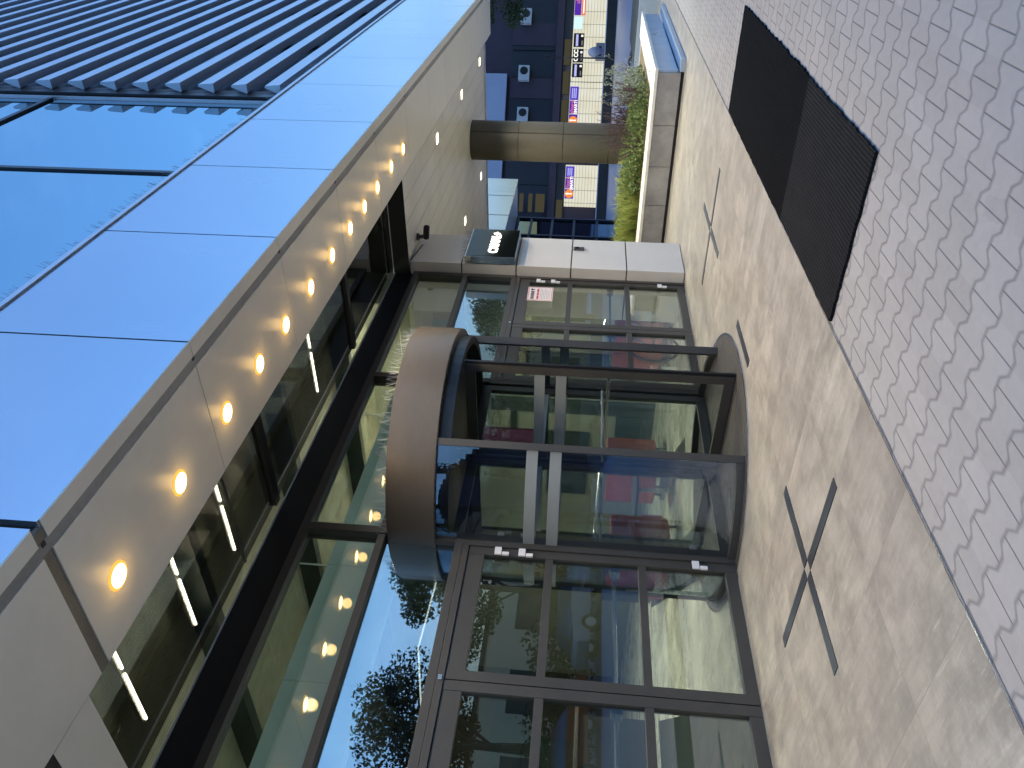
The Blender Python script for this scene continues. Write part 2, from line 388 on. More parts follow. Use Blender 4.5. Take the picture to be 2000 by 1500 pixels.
# rubber mats with a frayed edge
def rough_edge(x0, x1, y0, y1, z, j, seed):
    rnd = random.Random(seed); pts = []
    def run(a, b, n):
        for k in range(n):
            t = k/n; pts.append((a[0]+(b[0]-a[0])*t+rnd.uniform(-j, j), a[1]+(b[1]-a[1])*t+rnd.uniform(-j, j)))
    run((x0, y0), (x1, y0), int((x1-x0)/.035)); run((x1, y0), (x1, y1), int((y1-y0)/.035))
    run((x1, y1), (x0, y1), int((x1-x0)/.06)); run((x0, y1), (x0, y0), int((y1-y0)/.035))
    return pts
tag(MB().prism(rough_edge(3.69, 5.08, 1.155, 2.07, 0, .006, 3), .001, .017).build('rubber_mat', M['rubber1']),
    'ribbed black rubber mat, the near one with clear ridges, on the pavers', 'door mat', 'rubber mats before the entrance')
tag(MB().prism(rough_edge(5.083, 7.72, 1.145, 2.075, 0, .009, 5), .001, .016).build('rubber_mat', M['rubber2']),
    'matt black rubber mat with frayed edges, the far longer one beside the tiles', 'door mat', 'rubber mats before the entrance')

# ------------------------------------------------------------------ office building
B = thing('office_building', 'modern office building with blue panelled fascia, louvred upper storey and beige soffit', 'building', (5.5, 4.665, 0))
JX = [-.8, .66, 2.13, 3.62, 5.10, 6.57, 8.03, 9.54, 11.02, 12.42, 13.83, 15.27, 16.7, 18.2]
for a, b in zip(JX, JX[1:]):
    g = .022 if abs(a-2.13) < .01 else .007; g2 = .022 if abs(b-2.13) < .01 else .007
    MB().box(a+g, b-g2, 2.36, 2.40, ZC+.008, 4.94, .003).build('fascia_panel', M['fascia'], B)
MB().box(-.8, 18.2, 2.404, 2.46, ZC+.01, 4.93).build('fascia_backing', M['joint'], B)
MB().box(-.8, 18.2, 2.345, 2.575, 4.944, 4.985, .004).build('coping', M['louvre'], B)
# soffit: front strip, groove, panels, planked ceiling
for a, b in zip(JX, JX[1:]):
    g = .035 if abs(a-2.13) < .01 else .004; g2 = .035 if abs(b-2.13) < .01 else .004
    MB().box(a+g, b-g2, 2.361, 2.462, ZC, ZC+.0065).box(a+g, b-g2, 2.53, 3.35, ZC, ZC+.02).build('soffit_panel', M['soffit'], B)
MB().box(-.8, 18.2, 2.462, 2.5295, ZC+.0068, ZC+.018).build('soffit_groove', M['groove'], B)
for a in JX[1:-1]: MB().box(a-.012, a+.012, 2.4625, 2.486, ZC+.002, ZC+.0066).build('groove_clip', M['joint'], B)
MB().box(-.8, 18.2, 2.402, 3.35, ZC+.045, ZC+.075).build('soffit_backing', M['joint'], B)
MB().box(2.095, 2.165, 2.40, 3.36, ZC+.008, ZC+.03).build('joint_cover', M['widejoint'], B)
MB().box(-.8, 1.975, 3.354, YF+.06, ZC, ZC+.05).build('soffit_end', M['soffit'], B)
MB().box(1.60, 1.68, 3.352, YF, ZC-.002, ZC+.002).build('soffit_vent', M['joint'], B)
MB().box(9.06, 17.0, 3.354, 12, ZC, ZC+.06).build('plank_ceiling', M['ribceil'], B)
MB().box(17.0, 17.1, 3.354, 12, ZC-.02, ZC+.75).build('ceiling_edge', M['louvre'], B)
# opening over the doors: black upstand, skylight glass
MB().box(1.96, 9.06, YF-.02, YF+.10, 3.54, 3.80).build('transfer_beam', M['beam'], B)
MB().box(9.052, 9.10, 3.354, YF-.02, 3.602, 3.86).box(1.93, 1.972, 3.354, YF-.02, 3.602, 3.86).box(1.96, 9.06, 3.30, 3.352, 3.621, 3.86).build('opening_upstand', M['beam'], B)
MB().box(1.98, 9.045, YF-.034, YF-.022, 3.795, 3.806).box(9.034, 9.046, 3.36, YF-.03, 3.81, 3.82).build('edge_trim', M['louvre'], B)
for a, b in ((1.975, 4.59), (4.68, 7.12), (7.20, 9.05)):
    MB().box(a, b, 3.356, YF-.04, 3.862, 3.872).build('skylight_pane', M['upglass'], B)
MB().box(4.59, 4.68, 3.356, YF-.04, 3.83, 3.92).build('skylight_bar', M['beam'], B)
MB().box(7.12, 7.20, 3.356, YF-.04, 3.83, 3.92).build('skylight_bar', M['beam'], B)
MB().box(3.945, 3.965, 3.356, YF-.04, 3.85, 3.861).build('skylight_bar', M['frame'], B)
# upper storey
MB().box(-2, 9.36, 2.58, 2.60, 5.0, 8.06).build('upper_glass', M['mirrorglass'], B)
MB().box(-2, 9.36, 2.58, 2.60, 8.12, 14.5).build('upper_glass', M['mirrorglass'], B)
MB().box(-2, 9.36, 2.555, 2.62, 8.06, 8.12).build('upper_transom', M['darkframe'], B)
for x in (6.92, 3.1):
    MB().box(x-.028, x+.028, 2.56, 2.62, 4.99, 14.5).build('upper_mullion', M['darkframe'], B)
MB().box(-2, 18.4, 2.66, 3.0, 4.99, 15).build('upper_backing', M['louvreback'], B)
MB().box(9.70, 18.4, 2.56, 2.655, 5.0, 15).build('louvre_backing', M['louvreback'], B)
mb = MB()
for k in range(24):
    z = 5.16+.428*k
    x0 = 9.55
    # a shallow folded blade
    prof = [(2.385, z), (2.40, z+.19), (2.425, z+.20), (2.50, z+.02), (2.49, z)]
    a = [mb.bm.verts.new((x0, y, zz)) for y, zz in prof]; c = [mb.bm.verts.new((18.5, y, zz)) for y, zz in prof]
    mb.bm.faces.new(a); mb.bm.faces.new(c[::-1])
    for i in range(5): mb.bm.faces.new((a[i], a[(i+1) % 5], c[(i+1) % 5], c[i]))
mb.build('louvre_blades', M['louvre'], B)
for x in (9.56, 12.35, 15.3, 18.25):
    MB().box(x+.02, x+.13, 2.503, 2.558, 5.0, 15).build('louvre_post', M['louvreback'], B)
MB().box(9.44, 9.60, 2.505, 2.557, 5.0, 15).build('louvre_end_post', M['darkframe'], B)
MB().box(9.38, 9.405, 2.54, 2.62, 5.0, 15).build('louvre_end_trim', M['louvre'], B)
# second wing across the covered court
wx = 25.15
for a, b in zip([13.2, 15.4, 17.6, 19.8, 22.0, 23.6], [15.4, 17.6, 19.8, 22.0, 23.6, wx]):
    MB().box(a+.022, b-.022, 9.15, 9.20, ZC, 6.2).build('wing_fascia_panel', M['fascia'], B)
MB().box(12.1, wx, 9.204, 13, ZC+.02, 6.2).build('wing_block', M['soffit'], B)
MB().box(11, wx, 10.6, 10.7, 0, ZC+.019).build('wing_backing', M['darkframe'], B)
mb = MB()
for z in (.0, .83, 1.6, 2.34, 3.06, 3.52): mb.box(12, 25.0, 10.45, 10.55, z, z+.08)
for x in (14.5, 16, 17.5, 19, 20.5, 22, 23.5, 24.92): mb.box(x, x+.08, 10.43, 10.57, 0, ZC+.01)
mb.build('wing_curtain_frame', simple('blue_frame', (.03, .04, .065), .4, .2), B)
MB().box(12, 25, 10.50, 10.512, 0, 3.6).build('wing_glass', glass('wing_glass', (.35, .45, .55), .25, (.6, .8, 1.0)), B)

# ------------------------------------------------------------------ entrance glazing
G = thing('entrance_glazing', 'bronze framed glazing above the doors, two rows of panes reflecting sky and trees', 'window', (5.5, YF, 2.17))
def rail(x0, x1, z0, z1, d=.07, m='frame', nm='frame_bar'):
    return MB().box(x0, x1, YF-d, YF+.05, z0, z1, .003).build(nm, M[m], G)
rail(-.4, 4.33, 2.17, 2.235); rail(6.62, 9.05, 2.17, 2.235)
rail(-.4, 4.33, 2.815, 2.875); rail(4.41, 6.56, 2.815, 2.875); rail(6.64, 9.05, 2.815, 2.875)
rail(-.4, 9.05, 3.47, 3.538)
rail(4.333, 4.405, 2.236, 3.468, .08); rail(6.562, 6.636, 2.236, 3.468, .08); rail(8.985, 9.05, 2.24, 2.812); rail(8.985, 9.05, 2.88, 3.467)
rail(1.72, 1.78, 2.236, 2.812); rail(1.72, 1.78, 2.88, 3.467)
for a, b in ((-.4, 1.72), (1.78, 4.333), (6.636, 8.985)):
    MB().box(a, b, YF-.012, YF, 2.236, 2.814).build('transom_pane', M['transglass'], G)
for a, b in ((-.4, 1.72), (1.78, 4.333), (4.405, 6.562), (6.636, 8.985)):
    MB().box(a, b, YF-.012, YF, 2.876, 3.469).build('upper_pane', M['winglass'], G)

def double_door(label, xa, xb, hinge_side_pair):
    t = thing('double_door', label, 'door', ((xa+xb)/2, YF, 0), 'glazed double doors beside the revolving door')
    w = .075; mid = (xa+xb)/2
    MB().box(xa, xa+.05, YF-.07, YF+.05, .006, 2.168, .003).box(xb-.05, xb, YF-.07, YF+.05, .006, 2.168, .003).box(xa+.051, xb-.051, YF-.068, YF+.05, 2.118, 2.168, .003).build('door_frame', M['frame'], t)
    leaves = ((xa+.053, mid-.004), (mid+.004, xb-.053))
    for li, (a, b) in enumerate(leaves):
        mb = MB(); y0, y1 = YF-.055, YF+.01
        mb.box(a, a+w, y0, y1, .012, 2.114, .003).box(b-w, b, y0, y1, .012, 2.114, .003)
        for z0, z1 in ((.012, .10), (.712, .772), (1.438, 1.498), (1.985, 2.114)): mb.box(a+w+.0005, b-w-.0005, y0+.003, y1-.003, z0, z1, .003)
        lf = mb.build('door_leaf', M['frame'], t)
        for z0, z1 in ((.10, .712), (.772, 1.438), (1.498, 1.985)):
            MB().box(a+w, b-w, YF-.03, YF-.018, z0, z1).build('pane', M['winglass'], lf)
        hb = MB(); hb.tube([(a+w+.01, YF+.07, .95), (b-w-.01, YF+.07, .95)], .014, 10)
        hb.box(a+w-.03, a+w+.03, YF+.011, YF+.085, .91, .99, .004).box(b-w-.03, b-w+.03, YF+.011, YF+.085, .91, .99, .004)
        hb.build('push_bar', M['steel'], lf, smooth=False)
    mb = MB(); mb.box(mid-.02, mid+.02, YF-.075, YF-.056, 2.13, 2.158)
    mb.build('latch_plate', M['steel'], t)
    # white hinges on the outer stile facing out
    for hx in hinge_side_pair:
        for z in (1.85, 1.66, .30):
            hb = MB().box(hx-.025, hx+.05, YF-.085, YF-.071, z, z+.055, .003).box(hx-.03, hx+.0, YF-.09, YF-.071, z-.06, z-.005, .003)
            hb.build('hinge', M['white'], t)
    return t
double_door('near bronze glazed double door between the camera side and the revolving door', 1.80, 4.33, (4.215,))
double_door('far bronze glazed double door between the revolving door and the white pillar', 6.62, 9.04, (8.90,))
double_door('bronze glazed double door at the photo edge, only its last pane visible', -.75, 1.79, ())

# ------------------------------------------------------------------ revolving door
cx, cy, RR = 5.47, 4.665, 1.13
V = thing('revolving_door', 'glass revolving door under a bronze drum with two frosted bands', 'revolving door', (cx, cy, 0))
mb = MB(); mb.lathe([(0.0, 2.795), (RR+.045, 2.795), (RR+.05, 2.79), (RR+.05, 2.405), (RR+.045, 2.40), (RR-.05, 2.40), (RR-.05, 2.44), (0, 2.44)], cx, cy, 72)
dr = mb.build('drum', M['drum'], V, smooth=True)
MB().lathe([(0, 2.43), (RR-.02, 2.43), (RR-.02, 2.30), (RR-.09, 2.30), (RR-.09, 2.425), (0, 2.425)], cx, cy, 56).build('drum_soffit', M['darkframe'], V)
def arc(a0, a1, r, n=20): return [(cx+r*math.cos(a0+(a1-a0)*k/n), cy+r*math.sin(a0+(a1-a0)*k/n)) for k in range(n+1)]
A0 = {'near': (math.radians(182), math.radians(225)), 'far': (math.radians(319), math.radians(358)), 'in_a': (math.radians(135), math.radians(178)), 'in_b': (math.radians(2), math.radians(45))}
for k, (a0, a1) in A0.items():
    def shell(r0, r1, z0, z1): return MB().prism(arc(a0, a1, r1)+arc(a1, a0, r0), z0, z1)
    wl = shell(RR-.006, RR+.006, .07, 2.40).build('curved_pane', M['curvedwall'], V, smooth=False)
    shell(RR-.025, RR+.025, .005, .07).build('curved_rail', M['frame'], V)
    for z0, z1 in ((1.60, 1.69), (1.415, 1.505)):
        shell(RR+.0065, RR+.0075, z0, z1).build('frosted_band', M['frost'], wl)
    for a in (a0, a1):
        x, y = cx+RR*math.cos(a), cy+RR*math.sin(a); d = Vector((math.cos(a), math.sin(a)))
        MB().obox((x-d.x*.035, y-d.y*.035), (x+d.x*.035, y+d.y*.035), .055, .004, 2.40).build('curved_wall_post', M['frame'], V)
MB().tube([(cx, cy, .01), (cx, cy, 2.43)], .05, 16).build('centre_shaft', M['darkframe'], V)
for ang in (268, 358, 88, 178):
    a = math.radians(ang); d = Vector((math.cos(a), math.sin(a))); n = Vector((-d.y, d.x))
    def P(r, s=0.0): return (cx+d.x*r+n.x*s, cy+d.y*r+n.y*s)
    mb = MB().obox(P(.055), P(.105), .045, .02, 2.29).obox(P(.985), P(1.06), .045, .02, 2.29).obox(P(.106), P(.984), .044, .02, .10).obox(P(.106), P(.984), .044, 2.20, 2.29)
    w = mb.build('wing', M['frame'], V)
    MB().obox(P(1.061), P(1.085), .022, .015, 2.29).build('brush_seal', M['beam'], w)
    MB().obox(P(.106), P(.984), .01, .10, 2.20).build('wing_pane', M['curveglass'], w)
    for z0, z1 in ((1.60, 1.69), (1.415, 1.505)):
        MB().obox(P(.107), P(.983), .013, z0, z1).build('frosted_band', M['frost'], w)
    mb = MB()
    p0, p1 = P(.10, -.08), P(.99, -.08)
    mb.tube([(*p0, 1.06), (*p1, 1.06)], .014, 10)
    for r in (.10, .98):
        q0, q1 = P(r, -.08), P(r, -.02); mb.tube([(*q0, 1.06), (*q1, 1.06)], .016, 10)
    mb.build('push_bar', M['steel'], w, smooth=True)
mb = MB().lathe([(0, .012), (RR+.10, .012), (RR+.10, .0045)], cx, cy, 64)
mb.build('floor_grille', M['grille'], V)
MB().lathe([(RR+.10, .0045), (RR+.10, .014), (RR+.125, .014), (RR+.125, .0045)], cx, cy, 64).build('grille_ring', M['steel'], V)
# ------------------------------------------------------------------ pillar, column, sign and small devices
PL = thing('entrance_pillar', 'white panelled pillar right of the doors with a black lit sign', 'pillar', (9.5, 4.6, 0))
zs = [.006, .75, 1.47, 2.185, 2.905, 3.595]
for a, b in zip(zs, zs[1:]):
    MB().box(9.06, 9.95, 4.46, 5.2, a+.008, b-.008, .004).build('pillar_panel', M['pillar'], PL)
MB().box(9.072, 9.935, 4.472, 5.18, .01, 3.59).build('pillar_core', M['joint'], PL)
S = thing('lit_sign', 'glossy black box sign with glowing white letters on the pillar', 'sign', (9.49, 4.40, 2.19))
MB().box(9.05, 9.93, 4.345, 4.44, 2.19, 2.86, .004).build('sign_box', M['steel'], S)
MB().box(9.065, 9.915, 4.340, 4.3445, 2.205, 2.845).build('sign_face', M['signface'], S)
for x in (9.09, 9.85):
    for z in (2.22, 2.76): MB().box(x, x+.04, 4.4405, 4.4595, z, z+.06).build('bracket', M['steel'], S)
def text_mesh(body, name, m, parent, origin, xdir, zdir, size, extr=.003, align='CENTER', bold=0.0):
    """flat lettering standing on a face: converted to a mesh"""
    cu = bpy.data.curves.new(name, 'FONT'); cu.body = body; cu.size = size; cu.extrude = extr; cu.align_x = align; cu.align_y = 'CENTER'; cu.offset = bold
    o = bpy.data.objects.new(name, cu); COL.objects.link(o)
    dg = bpy.context.evaluated_depsgraph_get(); me = bpy.data.meshes.new_from_object(o.evaluated_get(dg)); bpy.data.objects.remove(o)
    x = Vector(xdir).normalized(); z = Vector(zdir).normalized(); y = z.cross(x)     # y: depth; text plane = x,z
    mt = Matrix(((x.x, z.x, -y.x, 0), (x.y, z.y, -y.y, 0), (x.z, z.z, -y.z, 0), (0, 0, 0, 1)))
    o0 = Vector((0, 0, 0)); q = parent
    while q is not None: o0 += q.location; q = q.parent
    for v in me.vertices: v.co = (mt @ v.co.to_4d()).to_3d()+Vector(origin)-o0
    me.materials.append(m); ob = bpy.data.objects.new(name, me); COL.objects.link(ob); ob.parent = parent; return ob
text_mesh('CANAL+', 'letters', M['signtext'], S, (9.49, 4.336, 2.50), (1, 0, 0), (0, 0, 1), .168, .003, bold=.0045)
K = thing('intercom', 'small dark intercom panel on the white pillar', 'intercom', (9.62, 4.455, 1.3))
MB().box(9.59, 9.665, 4.435, 4.459, 1.31, 1.455, .004).build('housing', simple('intercom_grey', (.10, .095, .10), .4, .5), K)
MB().box(9.605, 9.65, 4.432, 4.436, 1.38, 1.43).build('screen', M['signface'], K)
SC = thing('security_camera', 'small black camera on an arm under the soffit beside the pillar', 'camera', (9.55, 4.35, 3.6))
MB().tube([(9.62, 4.36, 3.598), (9.62, 4.36, 3.57)], .05, 16).tube([(9.62, 4.36, 3.57), (9.58, 4.33, 3.47)], .028, 12).build('mount', M['frame'], SC)
MB().tube([(9.60, 4.36, 3.47), (9.54, 4.18, 3.44)], .042, 14).build('camera_body', M['beam'], SC, smooth=False)
MB().tube([(9.07, 4.45, 3.585), (9.50, 4.42, 3.50)], .008, 6).build('cable', M['beam'], SC)
CL = thing('round_column', 'dark taupe round column rising from the planter to the ceiling', 'column', (15, 4.7, 0))
for a, b in ((.3, .93), (.94, 1.80), (1.81, 2.66), (2.67, 3.597)):
    MB().lathe([(0, a), (.372, a), (.375, a+.004), (.375, b-.004), (.372, b), (0, b)], 15, 4.7, 48).build('column_shell', M['column'], CL, smooth=False)
MB().lathe([(.362, .3), (.362, 3.59)], 15, 4.7, 40).build('column_core', M['joint'], CL)
a = math.radians(222); MB().box(15+.377*math.cos(a)-.008, 15+.377*math.cos(a)+.008, 4.7+.377*math.sin(a)-.008, 4.7+.377*math.sin(a)+.008, .3, 3.59).build('column_seam', M['joint'], CL)
N = thing('notice', 'white paper notice with red border and heading on the far door', 'notice', (8.57, YF-.04, 1.68))
MB().box(8.38, 8.735, YF-.0775, YF-.075, 1.675, 1.99).build('sheet', M['paper'], N)
mb = MB(); y = YF-.0785
for x0, x1, z0, z1 in ((8.39, 8.725, 1.975, 1.982), (8.39, 8.725, 1.684, 1.691), (8.39, 8.397, 1.691, 1.975), (8.718, 8.725, 1.691, 1.975)): mb.box(x0, x1, y, y+.0008, z0, z1)
mb.build('red_border', M['redink'], N)
mb = MB()                       # the heading is too blurred to read: dark letter shapes only
for k in range(7): mb.box(8.42+.030*k, 8.443+.030*k, y, y+.0008, 1.905+.004*(k % 2), 1.952-.003*(k % 3))
mb.build('heading', M['ink'], N)
MB().box(8.655, 8.675, y, y+.0008, 1.905, 1.955).box(8.64, 8.69, y, y+.0008, 1.93, 1.95).box(8.675, 8.70, y, y+.0008, 1.94, 1.945).build('pictogram', M['ink'], N)
mb = MB()
for a, b in ((8.42, 8.50), (8.512, 8.585), (8.597, 8.685)): mb.box(a, b, y, y+.0008, 1.85, 1.874)
mb.build('subheading', M['redink'], N)
mb = MB()
for k in range(7): mb.box(8.42, 8.695-.02*(k % 3), y, y+.0008, 1.825-.019*k, 1.831-.019*k)
mb.build('small_print', M['greyink'], N)

# ------------------------------------------------------------------ lamps
LX = [2.433, 3.131, 3.81, 4.392, 4.946, 5.569, 6.19, 6.797, 7.345, 7.896, 8.565, 9.209]
ORD = ['first', 'second', 'third', 'fourth', 'fifth', 'sixth', 'seventh', 'eighth', 'ninth', 'tenth', 'eleventh', 'last']
def lamp_light(name, loc, typ, energy, col, **kw):
    l = bpy.data.lights.new(name, typ); l.energy = energy*KX*(IN_G if 'lobby' in name else OUT_G); l.color = col
    for k, v in kw.items(): setattr(l, k, v)
    o = bpy.data.objects.new(name, l); COL.objects.link(o); o.location = loc; return o
for i, x in enumerate(LX):
    if i == 0:
        d0 = thing('downlight', '', 'downlight', (x, 3.02, ZC), 'warm round downlights in a row along the entrance soffit')
        MB().lathe([(.062, ZC-.0085), (.072, ZC-.007), (.079, ZC-.004), (.080, ZC)], x, 3.02, 28).build('rim', M['lampring'], d0, smooth=True)
        MB().lathe([(0, ZC-.012), (.04, ZC-.011), (.062, ZC-.009)], x, 3.02, 28).build('lens', M['lamp'], d0, smooth=True)
        d = d0
    else: d = copy_tree(d0, (x, 3.02, ZC))
    d['label'] = f'{ORD[i]} warm round downlight in the soffit row, counted from the camera end'
    lamp_light('downlight_lamp', (x, 3.02, ZC-.045), 'SPOT', 30, (1.0, .80, .56), spot_size=math.radians(150), spot_blend=.9, shadow_soft_size=.06)
    lamp_light('downlight_spill', (x, 3.02, ZC-.075), 'POINT', .22, (1.0, .60, .18), shadow_soft_size=.05)
for x in (1.15, .5, -.15):          # the row goes on over the part of the entrance behind the frame edge
    d = copy_tree(d0, (x, 3.02, ZC)); d['label'] = 'warm round downlight of the soffit row, beyond the photo edge'
    lamp_light('downlight_lamp', (x, 3.02, ZC-.045), 'SPOT', 30, (1.0, .80, .56), spot_size=math.radians(150), spot_blend=.9, shadow_soft_size=.06)
RL = [(11.41, 3.57, 'nearest the camera over the planter corner'), (13.86, 3.55, 'in the outer row before the round column'), (16.27, 3.52, 'in the outer row at the far ceiling edge'), (13.72, 5.85, 'above the pillar sign in the inner row'), (16.07, 5.81, 'in the inner row left of the round column')]
for i, (x, y, w) in enumerate(RL):
    if i == 0:
        q0 = thing('ceiling_light', '', 'ceiling light', (x, y, ZC), 'square lights in the planked ceiling')
        MB().box(x-.085, x+.085, y-.085, y+.085, ZC-.006, ZC-.0005, .002).build('frame', M['lamprim'], q0)
        MB().box(x-.07, x+.07, y-.07, y+.07, ZC-.010, ZC-.0065).build('diffuser', M['rectlamp'], q0); q = q0
    else: q = copy_tree(q0, (x, y, ZC))
    q['label'] = 'small square recessed light ' + w
    lamp_light('ceiling_lamp', (x, y, ZC-.03), 'SPOT', 175, (1.0, .91, .70), spot_size=math.radians(140), spot_blend=.8, shadow_soft_size=.08)

# ------------------------------------------------------------------ bird spikes
def spikes(label, pts, h, seed):
    rnd = random.Random(seed); mb = MB()
    for p in pts:
        for k in range(3):
            a = Vector(p); b = a+Vector((rnd.uniform(-.03, .03), rnd.uniform(-.05, .05), h*rnd.uniform(.8, 1.1)))
            mb.tube([a, b], .0016, 3, cap=False)
    o = mb.build('bird_spikes', M['spike']); return tag(o, label, 'bird spikes', kind='stuff')
spikes('thin wire bird spikes along the fascia coping', [(2.0+.05*k, 2.40, 4.985) for k in range(180)], .11, 1)
spikes('thin wire bird spikes round the top of the revolving door drum', [(cx+1.12*math.cos(t), cy+1.12*math.sin(t), 2.795) for t in [math.radians(185+170*k/60) for k in range(61)]], .10, 2)
spikes('thin wire bird spikes on top of the lit sign', [(9.08+.045*k, 4.39, 2.86) for k in range(19)], .09, 3)

# ------------------------------------------------------------------ lobby seen through the glass
LB = thing('lobby_interior', 'pale lobby behind the doors with greenish walls and a corrugated ceiling', 'room', (5, 8, 0))
MB().box(-1, 10.5, YF+.06, 15, -.05, 0).build('lobby_floor', M['lobby_tiles'], LB)
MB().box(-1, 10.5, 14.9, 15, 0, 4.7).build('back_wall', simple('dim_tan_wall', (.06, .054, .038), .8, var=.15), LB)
MB().box(10.3, 10.4, 5.2, 15, 0, 4.7).build('side_wall', M['wallgreen'], LB)
MB().box(-1.1, -1, YF, 15, 0, 4.7).build('side_wall', M['wallgreen'], LB)
MB().box(-1, 10.4, 3.36, 15, 4.70, 4.76).build('ceiling_deck', M['deck'], LB)
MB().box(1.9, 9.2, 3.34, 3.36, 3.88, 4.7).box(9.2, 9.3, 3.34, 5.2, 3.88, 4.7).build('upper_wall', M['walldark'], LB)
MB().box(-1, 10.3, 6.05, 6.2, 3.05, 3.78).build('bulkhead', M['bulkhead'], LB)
mb = MB()
for x in (-.2, 2.0, 4.2, 6.4, 8.6): mb.box(x, x+.12, 3.4, 14, 4.45, 4.695)
mb.build('ceiling_beams', M['walldark'], LB)
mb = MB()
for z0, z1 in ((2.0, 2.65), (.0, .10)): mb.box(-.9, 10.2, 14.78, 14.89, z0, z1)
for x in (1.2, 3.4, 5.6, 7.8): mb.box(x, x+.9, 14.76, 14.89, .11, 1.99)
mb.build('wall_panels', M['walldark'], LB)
MB().box(10.24, 10.295, 8.12, 8.72, 1.75, 3.05).build('purple_backdrop', M['purple'], LB)
mb = MB()
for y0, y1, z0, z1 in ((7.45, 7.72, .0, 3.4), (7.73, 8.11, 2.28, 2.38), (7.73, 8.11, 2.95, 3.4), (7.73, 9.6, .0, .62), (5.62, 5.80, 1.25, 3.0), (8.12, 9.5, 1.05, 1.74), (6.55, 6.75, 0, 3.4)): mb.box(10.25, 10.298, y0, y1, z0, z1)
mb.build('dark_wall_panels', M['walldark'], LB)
mb = MB(); mb.box(9.9, 10.2, 5.6, 6.3, .05, .5, .02)
mb.build('red_bench', M['redfab'], LB)
mb = MB()
mb.prism([(4.55, 4.9), (5.25, 4.9), (8.3, 9.2), (7.75, 9.4)], .001, .006).prism([(2.6, 4.9), (3.3, 4.9), (5.9, 9.4), (5.2, 9.4)], .001, .006).prism([(6.9, 5.9), (7.3, 5.75), (8.6, 7.4), (8.3, 7.6)], .001, .006)
mb.build('reflection_stripes', M['walldark'], LB)  # dark stripes drawn for the reflection of the outside strips and beam
for i, x in enumerate((3.15, 4.05, 4.93, 5.8, 6.7, 7.6)):
    if i == 0:
        t0 = thing('tube_light', '', 'tube light', (x, 4.6, 4.55), 'fluorescent tubes under the lobby ceiling')
        MB().tube([(x, 3.7, 4.55), (x, 4.95, 4.55)], .012, 8).tube([(x, 5.02, 4.55), (x, 5.6, 4.55)], .012, 8).build('tube', M['tube'], t0)
        MB().box(x-.02, x+.02, 3.68, 5.62, 4.565, 4.60).build('tube_housing', M['groove'], t0); t = t0
    else: t = copy_tree(t0, (x, 4.6, 4.55))
    t['label'] = f'white tube light behind the skylight, {ORD[i]} of six from the camera end'
for x, y, e in ((3.2, 6.8, 60), (6.2, 7.2, 90), (9.0, 7.0, 110), (9.2, 9.6, 90), (5.5, 9.8, 40)):
    hz = 3.85 if y < 8 else 4.35
    lamp_light('lobby_fill_light', (x, y, hz-.05), 'AREA', e, (.98, 1.0, .84), shape='DISK', size=.5)  # fill light added to brighten the lobby, no such lamp seen
    MB().lathe([(0, hz), (.27, hz), (.27, hz-.04), (.255, hz-.04), (.255, hz-.005), (0, hz-.005)], x, y, 28).tube([(x, y, hz), (x, y, 4.69)], .012, 6).build('lobby_fill_housing', M['white'], LB)  # housing made up to go with the added fill light
# a bent luminous line hanging in the left transom
tag(MB().box(2.5, 3.12, 5.47, 5.53, 2.32, 2.36).tube([(4.71, 5.5, 2.503), (3.927, 5.5, 2.53), (3.12, 5.5, 2.335)], .007, 6).build('light_rod', emit('rod_glow', (1, .95, .8), 2.4)), 'thin bent glowing rod hanging behind the near transom pane', 'pendant light')
def armchair(label, x, y, rz, m):
    t = thing('armchair', label, 'armchair', (0, 0, 0), 'rounded lobby armchairs')
    MB().box(-.38, .38, -.36, .36, .16, .44, .05).build('seat', m, t, smooth=True)
    mb = MB(); mb.prism([(.46*math.cos(q), .46*math.sin(q)) for q in [math.radians(-20+220*k/18) for k in range(19)]]+[(.36*math.cos(q), .36*math.sin(q)) for q in [math.radians(200-220*k/18) for k in range(19)]], .14, .82)
    mb.build('backrest', m, t, bevel=.012)
    for sx, sy in ((-.28, -.26), (.28, -.26), (-.28, .28), (.28, .28)): MB().tube([(sx, sy, 0), (sx*.95, sy*.95, .165)], .018, 8).build('leg', M['tablet'], t)
    t.location = (x, y, 0); t.rotation_euler = (0, 0, rz); return t
armchair('rust orange rounded armchair behind the revolving door glass', 8.55, 7.4, 2.5, M['orange'])
armchair('dark red armchair seen through the curved glass, left of the grey one', 6.55, 7.0, 1.9, M['redfab'])
armchair('rust coloured armchair behind the far door', 9.75, 5.9, 2.2, M['orange'])
armchair('dark grey rounded armchair behind the orange one', 7.5, 8.3, 2.7, M['tablet'])
t = thing('reception_desk', 'dark reception desk deep inside the lobby', 'desk', (4.8, 10.5, 0))
MB().box(3.2, 6.4, 10.2, 10.9, .005, 1.02, .01).build('front', M['tablet'], t); MB().box(3.15, 6.45, 10.1, 11.0, 1.03, 1.08, .005).build('top', M['steel'], t)
t = thing('side_table', 'low round dark table between the lobby armchairs', 'table', (7.6, 6.9, 0))
MB().lathe([(0, .46), (.38, .46), (.38, .49), (0, .49)], 7.6, 6.9, 32).build('table_top', M['tablet'], t)
MB().tube([(7.6, 6.9, .02), (7.6, 6.9, .46)], .03, 10).lathe([(0, .006), (.2, .006), (.2, .02), (0, .02)], 7.6, 6.9, 24).build('table_leg', M['steel'], t)
bk = thing('bicycle', 'dark bicycle leaning inside behind the far door', 'bicycle', (9.2, 5.3, 0))
def ring(c, r, rr, n=28, ax=(1, 0)):
    pts = [(c[0]+ax[0]*r*math.cos(2*PI*k/n), c[1]+ax[1]*r*math.cos(2*PI*k/n), c[2]+r*math.sin(2*PI*k/n)) for k in range(n+1)]
    return pts
for wxx in (8.65, 9.65):
    MB().tube(ring((wxx, 5.35, .34), .33, .018), .018, 6, cap=False).build('wheel', M['cartyre'], bk)
